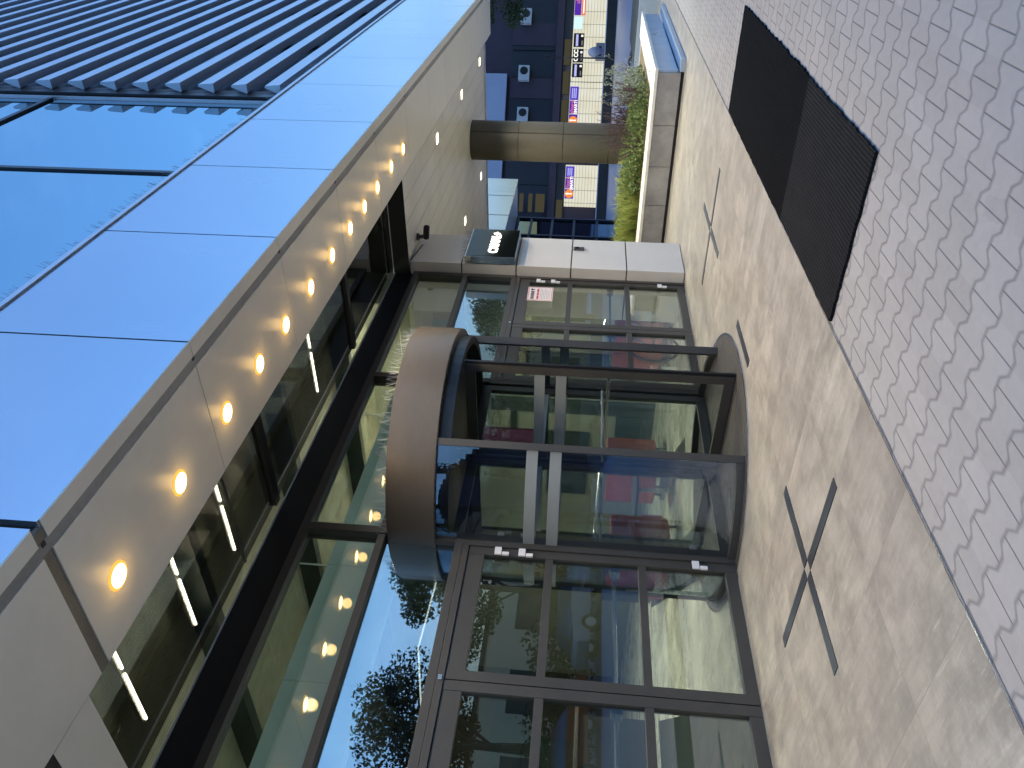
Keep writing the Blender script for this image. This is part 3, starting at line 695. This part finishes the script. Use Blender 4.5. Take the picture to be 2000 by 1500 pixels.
MB().tube([(8.65, 5.35, .34), (9.02, 5.35, .30), (8.9, 5.35, .78), (9.45, 5.35, .82), (9.02, 5.35, .30)], .017, 6).tube([(8.65, 5.35, .34), (8.92, 5.35, .70)], .012, 6).tube([(9.65, 5.35, .34), (9.42, 5.35, .92)], .016, 6).build('bike_frame', M['tablet'], bk)
MB().tube([(9.45, 5.1, .98), (9.42, 5.35, .95), (9.45, 5.6, .98)], .014, 6).build('handlebar', M['steel'], bk)
MB().ellipsoid((8.88, 5.35, .86), (.14, .07, .035)).build('saddle', M['beam'], bk)

# ------------------------------------------------------------------ planter and planting
PT = thing('planter', 'low stone planter with pale coping around the round column', 'planter', (14.2, 4.5, 0))
mb = MB()
ys = [2.66, 3.42, 4.05, 4.68, 5.32, 5.95, 6.6]
for a, b in zip(ys, ys[1:]): mb.box(11.86, 12.2, a+.004, b-.004, .05, .375, .004)
mb.build('front_wall', M['concrete'], PT)
MB().box(11.90, 12.18, 2.66, 6.6, .004, .05).build('front_plinth', M['joint'], PT)
MB().box(11.84, 12.42, 2.60, 6.62, .379, .425, .004).box(12.425, 16.6, 2.60, 3.05, .379, .425, .004).build('coping', M['coping'], PT)
mb = MB(); xs = [11.9, 12.5, 13.1, 13.75, 14.4, 15.1, 15.8, 16.55]
for a, b in zip(xs, xs[1:]): mb.box(a+.004, b-.004, 2.64, 2.70, .09, .376, .003)
mb.build('side_wall', M['sky_tinted_side'], PT)
MB().box(11.80, 16.6, 2.46, 2.635, .006, .075, .004).build('side_plinth', M['sky_tinted_side'], PT)
MB().box(16.3, 16.6, 3.06, 8.2, .01, .40).build('rear_wall', M['concrete'], PT)
MB().box(12.43, 16.29, 3.06, 8.2, .05, .40).build('soil', M['soil'], PT)
t = thing('far_planter', 'second low pale planter beyond the first one at the photo edge', 'planter', (20, 2.9, 0))
MB().box(18.2, 22.5, 2.45, 2.6, .0, .40, .004).box(18.2, 18.4, 2.605, 4.2, 0, .40, .004).build('planter_wall', M['sky_tinted_side'], t)
MB().box(18.4, 22.5, 2.61, 4.2, 0, .36).build('soil', M['soil'], t)

def blades(n, rad, hmin, hmax, w, lean, seed, base=(0, 0, 0), mb=None):
    rnd = random.Random(seed); mb = mb or MB()
    for k in range(n):
        a = rnd.uniform(0, 2*PI); r = rad*math.sqrt(rnd.random())*.55
        p = Vector((base[0]+r*math.cos(a), base[1]+r*math.sin(a), base[2])); h = rnd.uniform(hmin, hmax); a2 = a+rnd.uniform(-.7, .7); ln = lean*rnd.uniform(.3, 1.2)
        d = Vector((math.cos(a2), math.sin(a2), 0)); s = Vector((-d.y, d.x, 0))*w*.5
        pts = [p, p+d*ln*h*.25+Vector((0, 0, h*.5)), p+d*ln*h*.75+Vector((0, 0, h*.92)), p+d*ln*h*1.1+Vector((0, 0, h*.98))]
        vs = [mb.bm.verts.new(q+s*f*sg) for q, f in zip(pts[:3], (1, .9, .5)) for sg in (-1, 1)]; tip = mb.bm.verts.new(pts[3])
        mb.bm.faces.new((vs[0], vs[1], vs[3], vs[2])); mb.bm.faces.new((vs[2], vs[3], vs[5], vs[4])); mb.bm.faces.new((vs[4], vs[5], tip))
    return mb
def leaves(mb, n, c, r, size, seed, flat=.6):
    rnd = random.Random(seed)
    for k in range(n):
        while True:
            v = Vector((rnd.uniform(-1, 1), rnd.uniform(-1, 1), rnd.uniform(-1, 1)))
            if v.length < 1: break
        v = v*(.55+.45*v.length)
        p = Vector((c[0]+v.x*r[0], c[1]+v.y*r[1], c[2]+v.z*r[2]))
        a = Vector((rnd.gauss(0, 1), rnd.gauss(0, 1), rnd.gauss(0, 1)*flat)).normalized(); b = a.orthogonal().normalized()
        b.rotate(Matrix.Rotation(rnd.uniform(0, 6.28), 3, a)); s = size*rnd.uniform(.6, 1.35)
        q = a.cross(b)
        mb.bm.faces.new([mb.bm.verts.new(p+b*s), mb.bm.verts.new(p+q*s*.55), mb.bm.verts.new(p-b*s*.9), mb.bm.verts.new(p-q*s*.55)])
    return mb
def place_grass(kind, x, y, sc, seed, label, group):
    z = .39
    if kind == 'grass':
        t = thing('ornamental_grass', label, 'plant', (x, y, z), group)
        blades(150, .30*sc, .22*sc, .42*sc, .012, .85, seed, (x, y, z)).build('grass_leaves', M['grass'], t, recalc=False)
    elif kind == 'shrub':
        t = thing('low_shrub', label, 'plant', (x, y, z), group)
        mb = leaves(MB(), 420, (x, y, z+.17*sc), (.33*sc, .33*sc, .20*sc), .030, seed); blades(40, .3*sc, .2*sc, .42*sc, .010, .6, seed+1, (x, y, z), mb)
        mb.build('shrub_leaves', M['shrub'], t, recalc=False)
        MB().tube([(x, y, z-.02), (x+.02, y, z+.14)], .012, 6).build('stem', M['bark'], t)
    elif kind == 'sage':
        t = thing('flowering_sage', label, 'plant', (x, y, z), group)
        leaves(MB(), 220, (x, y, z+.14*sc), (.28*sc, .28*sc, .16*sc), .028, seed).build('sage_leaves', M['shrub'], t, recalc=False)
        rnd = random.Random(seed); mb = MB()
        for k in range(22):
            a = rnd.uniform(0, 6.28); ln = rnd.uniform(.1, .32)*sc; h = rnd.uniform(.38, .66)*sc
            p0 = Vector((x+.06*math.cos(a), y+.06*math.sin(a), z+.1)); p1 = Vector((x+ln*math.cos(a), y+ln*math.sin(a), z+h))
            mb.tube([p0, p0.lerp(p1, .5), p1], .004, 4, r1=.003)
            for q in range(9):
                f = .45+.55*q/9; leaves(mb, 2, p0.lerp(p1, f), (.012, .012, .012), .014, seed*31+k*9+q)
        mb.build('flower_spikes', M['seed'], t, recalc=False)
    else:
        t = thing('silver_shrub', label, 'plant', (x, y, z), group)
        mb = leaves(MB(), 330, (x, y, z+.26*sc), (.30*sc, .30*sc, .26*sc), .022, seed)
        rnd = random.Random(seed)
        for k in range(14):
            a = rnd.uniform(0, 6.28); p1 = Vector((x+.3*sc*math.cos(a), y+.3*sc*math.sin(a), z+rnd.uniform(.35, .62)*sc)); mb.tube([(x, y, z), p1], .004, 4, r1=.002)
            leaves(mb, 16, p1, (.04, .04, .06), .016, seed+k)
        mb.build('silver_leaves', M['silver'], t, recalc=False)
    return t
specs = []
rnd = random.Random(11)
row = [5.95, 5.6, 5.25, 4.9, 4.55, 4.2, 3.85, 3.5, 3.2]
for j, xx in enumerate((12.68, 13.2, 13.8, 14.4)):
    for i, yy in enumerate(row):
        x = xx+rnd.uniform(-.12, .12); y = yy+rnd.uniform(-.1, .1)+.3*(j > 0)*(xx-12.7)*.45
        if (x-15)**2+(y-4.7)**2 < .36: continue
        if y > 4.7: kind = 'grass' if rnd.random() < .8 else 'shrub'
        elif y > 4.15: kind = rnd.choice(['shrub', 'grass', 'shrub'])
        elif y > 3.35: kind = rnd.choice(['sage', 'shrub', 'sage', 'shrub'])
        else: kind = rnd.choice(['shrub', 'silver', 'sage'])
        specs.append((kind, x, y, rnd.uniform(.85, 1.15), j))
specs.append(('silver', 13.9, 3.25, 1.25, 2)); specs.append(('sage', 13.0, 3.75, 1.2, 1)); specs.append(('sage', 13.5, 4.05, 1.3, 2))
where = {0: 'in the front planter row', 1: 'in the second planter row', 2: 'in the third planter row', 3: 'in the rear planter row'}
names = {'grass': 'bright green grass tuft', 'shrub': 'low leafy shrub', 'sage': 'sage with reddish spikes', 'silver': 'silvery feathery shrub'}
for k, (kind, x, y, sc, j) in enumerate(specs):
    side = 'by the white pillar' if y > 5.3 else 'before the dark column' if y > 4.4 else 'right of the column' if y > 3.6 else 'towards the bluish planter side'
    place_grass(kind, x, y, sc, 100+k, f'{names[kind]} {where[j]}, {side}', f'{kind} plants in the stone planter {where[j]}, {side}')
mb = MB(); rnd = random.Random(5)
leaves(mb, 700, (12.75, 4.6, .405), (.35, 1.9, .02), .035, 9, .2); leaves(mb, 350, (13.6, 4.6, .405), (.7, 1.9, .02), .035, 10, .2)
tag(mb.build('fallen_leaves', M['dry'], recalc=False), 'dry fallen leaves scattered on the planter soil', 'leaves', kind='stuff')

# ------------------------------------------------------------------ shop row across the square
SH = thing('shop_building', 'dark plum building across the square with a bright lit shop front', 'building', far(47.5, 20))
def fb(d0, d1, s0, s1, z0, z1, mb=None):
    mb = mb or MB(); q = [far(d0, s0), far(d0, s1), far(d1, s1), far(d1, s0)]
    return mb.prism([(v.x, v.y) for v in q], z0, z1)
fb(48, 58, 5, 29, 0, 13).build('wall', M['plum'], SH)
fb(46.3, 48.0, 5, 29, -.01, .56).build('terrace', M['darkframe'], SH)
fb(46.28, 47.9, 5, 29, .56, .60).build('terrace_edge', M['pale'], SH)
fb(47.9, 47.99, 5, 29, 3.62, 6.35).build('dark_window_band', M['darkwin'], SH)
fb(47.7, 47.99, 5, 29, 3.16, 3.60).build('lintel_band', M['plum'], SH)
fb(47.85, 47.99, 5, 29, 2.60, 3.14).build('canopy_recess', M['darkwin'], SH)
for s0, s1 in ((20.0, 21.6), (18.2, 19.6), (16.3, 17.8), (14.2, 16.0), (10.2, 11.6)):
    fb(47.80, 47.84, s0, s1, 2.68, 3.06).build('lit_strip', M['dimyellow'], SH)
fb(47.6, 47.99, 12.3, 19.3, 6.55, 12).build('pale_cladding', M['pale'], SH)
for s in (21.2, 24.6, 17.9, 14.6): fb(47.86, 47.895, s, s+1.4, 3.62, 6.35).build('wall_pier', M['plum'], SH)
for s in (19.2, 20.9, 15.9, 12.5): fb(47.82, 47.855, s, s+.08, 3.66, 6.3).build('window_bar', M['darkframe'], SH)
for z in (4.5, 5.05, 5.5): fb(46.9, 46.98, 10.6, 11.7, z, z+.24).build('lit_slat', M['dimyellow'], SH)
fb(46.9, 46.98, 10.6, 11.7, 3.75, 4.3).build('lit_slat', M['dimyellow'], SH)
# parcel locker banks with their headers, standing on the terrace
def locker(label, s0, s1, ncol, headers, seed):
    c = far(46.9, (s0+s1)/2, .60); t = thing('parcel_locker', label, 'parcel locker', c, 'parcel lockers in a row on the terrace')
    fb(46.95, 47.6, s0, s1, .602, 2.56).build('cabinet', emit_lockers, t)
    for (f0, f1, kind) in headers:
        a, b = s0+(s1-s0)*f0, s0+(s1-s0)*f1
        def face(z0, z1, m, nm, d=46.93, a=a, b=b): return fb(d, 46.949, a, b, z0, z1).build(nm, m, t)
        mid = (a+b)/2; X = RGT; pos = lambda s, z, d=46.92: far(d, s, z)
        if kind == 'smart':
            face(2.02, 2.54, E['purple'], 'header_sign'); text_mesh('allegro', 'script', E['orange'], t, pos(mid, 2.37), X, (0, 0, 1), .30, .004)
            text_mesh('SMART!', 'lettering', E['white'], t, pos(mid, 2.15), X, (0, 0, 1), .25, .004, bold=.006)
        elif kind == 'round':
            face(2.02, 2.54, E['purple'], 'header_sign')
            o = pos(mid, 2.28, 46.915); mb = MB(); n = 28
            p = [o+X*(.26*math.cos(2*PI*k/n))+Vector((0, 0, .26*math.sin(2*PI*k/n))) for k in range(n)]
            mb.bm.faces.new([mb.bm.verts.new(v) for v in p]); mb.build('round_emblem', E['orange2'], t)
            text_mesh('!', 'exclamation_mark', E['white'], t, pos(mid, 2.28, 46.905), X, (0, 0, 1), .50, .004, bold=.02)
        elif kind == 'text':
            face(2.02, 2.54, E['blue'], 'header_sign'); mb = MB()
            for k in range(3): fb(46.92, 46.925, a+.1, b-.1, 2.15+.11*k, 2.21+.11*k, mb)
            mb.build('small_print', E['lilac'], t)
        elif kind == 'wide':
            face(2.14, 2.54, E['purple'], 'header_sign'); text_mesh('allegro', 'script', E['orange'], t, pos(a+(b-a)*.30, 2.34), X, (0, 0, 1), .38, .004)
            text_mesh('SMART!', 'lettering', E['white'], t, pos(a+(b-a)*.74, 2.34), X, (0, 0, 1), .30, .004, bold=.006)
            face(1.86, 2.12, E['coral'], 'lower_banner'); mb = MB()
            fb(46.92, 46.925, a+.1, b-.2, 1.95, 2.02, mb).build('banner_line', E['white'], t)
        elif kind == 'ccc':
            face(1.86, 2.50, E['black'], 'header_sign'); text_mesh('CCC', 'lettering', E['white'], t, pos(mid, 2.30), X, (0, 0, 1), .34, .004, bold=.012)
            mb = MB(); fb(46.92, 46.925, a+.1, b-.35, 1.95, 2.02, mb).build('small_print', E['grey'], t)
            mb = MB(); fb(46.92, 46.925, b-.27, b-.15, 1.93, 2.05, mb).build('white_dot', E['white'], t)
        elif kind == 'dark':
            face(1.86, 2.50, E['black'], 'header_sign'); mb = MB(); fb(46.92, 46.925, a+.05, b-.08, 2.22, 2.36, mb).build('lettering', E['lilac'], t)
            mb = MB(); fb(46.92, 46.925, a+.1, b-.45, 1.95, 2.02, mb).build('small_print', E['grey'], t)
            mb = MB(); fb(46.92, 46.925, b-.22, b-.10, 1.93, 2.05, mb).build('white_dot', E['white'], t)
        elif kind == 'screen': face(2.02, 2.54, E['sky'], 'screen')
    return t
def locker_mat():
    m, nt, out = newmat('glowing_locker_doors'); T = NT(nt); p = T.pos()
    dot = T.n('ShaderNodeVectorMath', operation='DOT_PRODUCT'); T.l(p, dot.inputs[0]); dot.inputs[1].default_value = RGT
    sx = T.n('ShaderNodeSeparateXYZ'); T.l(p, sx.inputs[0])
    def line(v, per, w):
        d = T.math('MULTIPLY', T.math('ABSOLUTE', T.math('SUBTRACT', T.math('FRACT', T.math('DIVIDE', T.math('ADD', v, 50), per)), .5)), per)
        return T.math('LESS_THAN', d, w)
    j = T.math('MAXIMUM', line(dot.outputs['Value'], .78, .022), line(sx.outputs[2], .185, .012))
    nz = T.noise(p, .8, 3)
    c = T.ramp(nz, [(.3, (.78, .74, .56)), (.7, (.86, .86, .74))])
    c = T.mix(T.math('MULTIPLY', j, .7), c, (.22, .22, .20))
    e = T.n('ShaderNodeEmission'); T.l(c, e.inputs[0]); e.inputs[1].default_value = .95*KX; T.l(e.outputs[0], out.inputs[0]); return m  # door faces glow by themselves in place of the lamps lighting them
emit_lockers = locker_mat()
E = {k: emit('sign_'+k, c, s) for k, c, s in (('purple', (.10, .03, .42), 1.0), ('blue', (.10, .06, .55), 1.0), ('orange', (.85, .25, .32), 1.0), ('orange2', (.95, .30, .06), 1.0), ('white', (1, 1, .95), 1.3), ('lilac', (.50, .52, .95), 1.0), ('coral', (.80, .24, .14), 1.0), ('black', (.012, .013, .02), 1.0), ('grey', (.20, .22, .25), 1.0), ('sky', (.65, .90, 1.0), 1.1))}
locker('cream lit parcel locker with a purple and orange round header, left of the column', 11.15, 13.55, 5, ((.14, .38, 'round'), (.40, .66, 'smart'), (.68, .96, 'text')), 1)
locker('cream lit parcel locker with purple header, just right of the column', 15.2, 18.6, 7, ((.20, .42, 'round'), (.44, .66, 'smart'), (.68, .92, 'text')), 2)
locker('cream lit parcel locker with three dark header signs', 18.9, 21.7, 4, ((-.0, .30, 'dark'), (.33, .62, 'ccc'), (.66, .96, 'dark')), 3)
locker('cream lit parcel locker with a wide purple and coral banner', 21.75, 27.0, 6, ((.02, .16, 'screen'), (.18, .95, 'wide')), 4)
lamp_light('shopfront_lamp', far(45.2, 18, 3.0), 'AREA', 60, (1, .95, .8), size=6)
for k, (s, z) in enumerate(((22.9, 5.2), (19.35, 5.15), (16.75, 5.1))):
    if k == 0:
        a0 = thing('air_conditioner', '', 'air conditioner', (0, 0, 0), 'air conditioners on the dark facade')
        MB().box(-.46, .46, -.16, .16, 0, .68, .02).build('casing', simple('ac_casing', (.50, .49, .47), .5), a0)
        mb = MB().lathe([(0, 0), (.25, 0)], 0, 0, 24); bmesh.ops.rotate(mb.bm, verts=mb.bm.verts[:], cent=(0, 0, 0), matrix=Matrix.Rotation(PI/2, 3, 'X')); bmesh.ops.translate(mb.bm, verts=mb.bm.verts[:], vec=(.12, -.168, .34))
        mb.build('fan_grille', M['darkframe'], a0); o = a0
    else: o = copy_tree(a0)
    o.location = far(47.65, s, z); o.rotation_euler = (0, 0, math.atan2(RGT.y, RGT.x))
    o['label'] = ['grey wall air conditioner nearest the photo edge, beside the tree', 'grey wall air conditioner above the black sign panels', 'grey wall air conditioner just right of the round column'][k]
t = thing('utility_cabinet', 'grey cabinet with a domed top standing before the lockers', 'cabinet', far(46.6, 20.35, .60))
c = far(46.6, 20.35, .60)
fb(46.42, 46.8, 19.85, 20.8, .602, 1.12).build('cabinet_body', simple('cabinet_grey', (.13, .14, .18), .5), t)
fb(46.41, 46.419, 20.0, 20.12, .8, .95).build('slot', M['beam'], t); fb(46.41, 46.419, 20.45, 20.6, .8, .95).build('slot', M['beam'], t)
MB().ellipsoid((far(46.6, 20.3).x, far(46.6, 20.3).y, 1.12), (.33, .33, .48)).build('dome', simple('dome_blue', (.16, .19, .28), .35), t, smooth=True)
t = thing('lamp_post', 'thin black post standing before the shop front', 'post', far(45.8, 19.6, 0))
c = far(45.8, 19.6)
MB().tube([(c.x, c.y, 0), (c.x, c.y, 3.9)], .045, 8).build('pole', M['beam'], t); MB().ellipsoid((c.x, c.y, 4.0), (.12, .12, .16)).build('lamp_head', M['beam'], t)

# ------------------------------------------------------------------ trees
def tree(label, x, y, h, r, trunk_h, m, seed, n=2600, leaf=.16, group=None, name='broadleaf_tree'):
    rnd = random.Random(seed); t = thing(name, label, 'tree', (x, y, 0), group)
    mb = MB(); top = Vector((x+rnd.uniform(-.3, .3), y+rnd.uniform(-.3, .3), h*.8))
    mb.tube([(x, y, -.05), (x+.05, y, trunk_h*.6), (x-.05, y+.05, trunk_h), top], .18+.012*h, 9, r1=.05)
    cl = []
    for k in range(11):
        a = rnd.uniform(0, 6.28); z = rnd.uniform(trunk_h, h*.93); f = math.sin(PI*min(.95, max(.12, (z-trunk_h*.8)/(h-trunk_h*.8))))
        rr = r*f*rnd.uniform(.45, .95); p = Vector((x+rr*math.cos(a), y+rr*math.sin(a), z))
        mb.tube([(x, y, max(trunk_h*.7, z-rr*.9)), p.lerp(Vector((x, y, z)), .4), p], .07, 6, r1=.02); cl.append((p, r*rnd.uniform(.30, .50)))
    cl.append((Vector((x, y, h*.9)), r*.4)); cl.append((Vector((x, y, (h+trunk_h)/2)), r*.6))
    mb.build('trunk', M['bark'], t)
    lb = MB()
    for k, (p, rr) in enumerate(cl): leaves(lb, n//len(cl), p, (rr, rr, rr*.8), leaf, seed*17+k)
    lb.build('crown', m, t, recalc=False); return t
c = far(40, 20.9); tree('dark leafy tree before the plum building at the photo edge', c.x, c.y, 9.0, 2.4, 5.0, M['hedge'], 3, 9000, .085)
GT = 'trees across the road, mirrored in the glass'
tree('rust tinted tree mirrored in the near transom pane', 16.9, -20.5, 9.5, 3.7, 4.6, M['leaf2'], 21, 12600, .095, GT)
tree('green tree mirrored in the near transom beside the drum', 24.6, -20, 9.4, 3.2, 4.4, M['leaf'], 22, 12600, .095, GT)
tree('tall tree mirrored at the lower photo edge of the near transom', 11.0, -19, 9.0, 3.2, 3.5, M['leaf'], 27, 10800, .095, GT)
tree('tree mirrored in the curved glass of the revolving door', 35, -23, 9, 4.4, 3, M['leaf'], 23, 9000, .11, GT)
TR = tree('tree mirrored in the far transom pane beside the pillar', 53, -21, 9.4, 4.0, 3, M['leaf'], 24, 10800, .11, GT)
tree('smaller tree mirrored in the far transom pane', 64, -24, 10.2, 4.2, 3, M['leaf'], 25, 9000, .12, GT)
for k, (x, y, sc) in enumerate(((76, -27, 1.08), (88, -32, 1.12), (101, -38, 1.2), (112, -37, 1.2))):
    o = copy_tree(TR, (x, y, 0), k*1.3, scale=sc); o['label'] = 'dark tree far down the road, ' + ['first', 'second', 'third', 'last'][k] + ' of the row mirrored in the black sign'
HG = thing('hedge', 'dark clipped hedge mirrored in the near door panes', 'hedge', (19, -16, 0))
lb = MB()
for k in range(9): leaves(lb, 420, (14.2+1.05*k, -15.5, 1.3), (.9, .8, 1.35+.35*math.sin(k*2.1)), .11, 300+k)
lb.build('hedge_foliage', M['hedge'], HG, recalc=False)
lb = MB(); [lb.tube([(14.4+1.4*k, -15.5, 0), (14.4+1.4*k, -15.5, 1.2)], .05, 6) for k in range(7)]; lb.build('hedge_stems', M['bark'], HG)
OB = thing('tan_building', 'tan rendered building with dark windows mirrored in the door panes', 'building', (40, -38, 0))
MB().box(12, 78, -46, -36, 0, 6.4).build('wall', M['tan'], OB)
for x in (16, 22, 28, 34.5, 41, 47.5, 54, 60.5, 67): 
    f = MB().box(x, x+3.2, -36.05, -35.95, .9, 4.6).build('window', M['darkwin'], OB)
    MB().box(x-.1, x+3.3, -36.0, -35.9, .75, .88).build('sill', M['pale'], f)
MB().box(11.8, 78.2, -46.2, -35.8, 6.4, 6.7).build('roof', M['darkframe'], OB)

DB = thing('dark_block', 'long dark building mirrored in the curved revolving door glass', 'building', (-40, -12, 0))
MB().box(-46, -34, -40, 30, 0, 8.5).build('wall', M['plum'], DB)
for y in range(-38, 28, 5):
    MB().box(-34.05, -33.95, y, y+2.6, 1.2, 3.2).build('window', M['darkwin'], DB)
    MB().box(-34.05, -33.95, y, y+2.6, 4.6, 6.6).build('window', M['darkwin'], DB)
MB().box(-46.3, -33.7, -40.3, 30.3, 8.5, 8.8).build('roof', M['darkframe'], DB)
LBL = thing('sunset_blocker', 'unseen dark block added to hide the low sunset glow in the wing glazing', 'building', (125, -40, 0))  # added out of view to block the sunset glow in the wing glass
MB().box(120, 132, -95, 20, 0, 8.6).build('wall', M['plum'], LBL)
for y in range(-92, 16, 9):
    MB().box(119.9, 119.99, y, y+5, 1, 3.4).build('window', M['darkwin'], LBL)
    MB().box(119.9, 119.99, y, y+5, 4.8, 7.2).build('window', M['darkwin'], LBL)
MB().box(119.6, 132.4, -95.4, 20.4, 8.6, 8.9).build('roof', M['darkframe'], LBL)
tree('dark tree before the long building mirrored in the curved glass', -22, -9, 8.5, 3.8, 2.8, M['leaf'], 41, 8000, .11, GT)

def car(label, x, y, rz, paint):
    t = thing('parked_car', label, 'car', (0, 0, 0), 'cars parked across the road')
    prof = [(-2.1, .35), (-2.15, .75), (-1.95, .92), (-1.2, .98), (-.75, 1.02), (.9, 1.02), (1.7, .90), (2.1, .72), (2.12, .35)]
    mb = MB(); a = [mb.bm.verts.new((px, -.86, pz)) for px, pz in prof]; c2 = [mb.bm.verts.new((px, .86, pz)) for px, pz in prof]
    mb.bm.faces.new(a); mb.bm.faces.new(c2[::-1]); n = len(prof)
    for i in range(n): mb.bm.faces.new((a[i], a[(i+1) % n], c2[(i+1) % n], c2[i]))
    mb.build('body', paint, t, bevel=.03)
    cab = [(-1.7, .97), (-1.25, 1.42), (.05, 1.46), (.95, 1.02)]
    mb = MB(); a = [mb.bm.verts.new((px, -.76, pz)) for px, pz in cab]; c2 = [mb.bm.verts.new((px, .76, pz)) for px, pz in cab]
    mb.bm.faces.new(a); mb.bm.faces.new(c2[::-1])
    for i in range(4): mb.bm.faces.new((a[i], a[(i+1) % 4], c2[(i+1) % 4], c2[i]))
    mb.build('windows', M['carglass'], t, bevel=.04)
    MB().box(-1.2, .0, -.74, .74, 1.455, 1.475, .006).build('roof', paint, t)
    for wx2 in (-1.32, 1.32):
        for sy in (-.78, .78):
            w = MB().tube([(wx2, sy-.1, .32), (wx2, sy+.1, .32)], .32, 20).build('wheel', M['cartyre'], t)
            MB().tube([(wx2, sy-.105, .32), (wx2, sy+.105, .32)], .19, 14).build('rim', M['steel'], w)
    for sy in (-.6, .6): MB().box(2.06, 2.13, sy-.16, sy+.16, .62, .74, .01).build('headlight', M['white'], t)
    t.location = (x, y, -.004); t.rotation_euler = (0, 0, rz); return t
car('pale blue grey car mirrored in the near door pane', 18.6, -13.4, .05, M['carpaint'])
car('rust red car mirrored in the door pane at the photo edge', 13.2, -13.6, -.04, M['carorange'])
car('silver car mirrored in the revolving door glass', 26.5, -13.2, .03, M['louvre'])

# ------------------------------------------------------------------ sky, sun, camera
w = bpy.data.worlds.new('World'); scn.world = w; w.use_nodes = True
nt = w.node_tree; nt.nodes.clear(); T = NT(nt)
out = T.n('ShaderNodeOutputWorld'); bg = T.n('ShaderNodeBackground')
sky = T.n('ShaderNodeTexSky'); sky.sky_type = 'NISHITA'; sky.sun_disc = False
SUN_EL, SUN_ROT = math.radians(.5), math.radians(340)
sky.sun_elevation = SUN_EL; sky.sun_rotation = SUN_ROT; sky.air_density = 1.2; sky.dust_density = .6; sky.ozone_density = 2.5
tc = T.n('ShaderNodeTexCoord'); nz = T.noise(tc.outputs['Generated'], 1.7, 6, .58, (1, 1, 2.2))
cl = T.math('MULTIPLY', T.math('MAXIMUM', T.math('SUBTRACT', nz, .50), 0.0), 2.6)
br = T.n('ShaderNodeMix', data_type='RGBA', blend_type='MIX'); T.l(T.math('MINIMUM', cl, .45), br.inputs[0]); T.l(sky.outputs[0], br.inputs[6])
lum = T.n('ShaderNodeMix', data_type='RGBA', blend_type='MULTIPLY'); lum.inputs[0].default_value = 1; T.l(sky.outputs[0], lum.inputs[6]); lum.inputs[7].default_value = (2.4, 1.8, 1.45, 1)
T.l(lum.outputs[2], br.inputs[7]); 
sz = T.n('ShaderNodeSeparateXYZ'); T.l(tc.outputs['Generated'], sz.inputs[0])
dusk = T.ramp(sz.outputs[2], [(0.0, (.26, .58, 1.45)), (.10, (.36, .66, 1.30)), (.24, (.66, .86, 1.12)), (1.0, (.98, 1.03, 1.10))])
fin = T.mix(1.0, br.outputs[2], dusk, 'MULTIPLY'); T.l(fin, bg.inputs[0]); bg.inputs[1].default_value = .138
T.l(bg.outputs[0], out.inputs[0])
sl = bpy.data.lights.new('sun', 'SUN'); sl.energy = .02; sl.angle = math.radians(20); sl.color = (1, .85, .75)
so = bpy.data.objects.new('sun', sl); COL.objects.link(so)
so.rotation_euler = (PI/2-math.radians(8), 0, PI-SUN_ROT)

az, pit, rol = math.radians(35.0), math.radians(4.6), math.radians(3.12)
F = Vector((math.cos(az)*math.cos(pit), math.sin(az)*math.cos(pit), math.sin(pit)))
R = F.cross(Vector((0, 0, 1))).normalized(); U = R.cross(F)
R2 = R*math.cos(rol)+U*math.sin(rol); U2 = U*math.cos(rol)-R*math.sin(rol)
cd = bpy.data.cameras.new('camera'); cd.sensor_width = 36; cd.lens = 27.0; cd.clip_end = 2000; cd.clip_start = .05
co = bpy.data.objects.new('camera', cd); COL.objects.link(co)
cxv, cyv, czv = -U2, R2, -F
co.matrix_world = Matrix(((cxv.x, cyv.x, czv.x, 0), (cxv.y, cyv.y, czv.y, 0), (cxv.z, cyv.z, czv.z, 1.35), (0, 0, 0, 1)))
scn.camera = co
scn.view_settings.view_transform = 'Standard'; scn.view_settings.look = 'None'; scn.view_settings.exposure = EXPOSURE; scn.view_settings.gamma = 1
cy_ = scn.cycles
cy_.max_bounces = 7; cy_.transparent_max_bounces = 14; cy_.glossy_bounces = 4; cy_.diffuse_bounces = 3
cy_.caustics_reflective = False; cy_.caustics_refractive = False; cy_.sample_clamp_indirect = 4; cy_.use_denoising = True
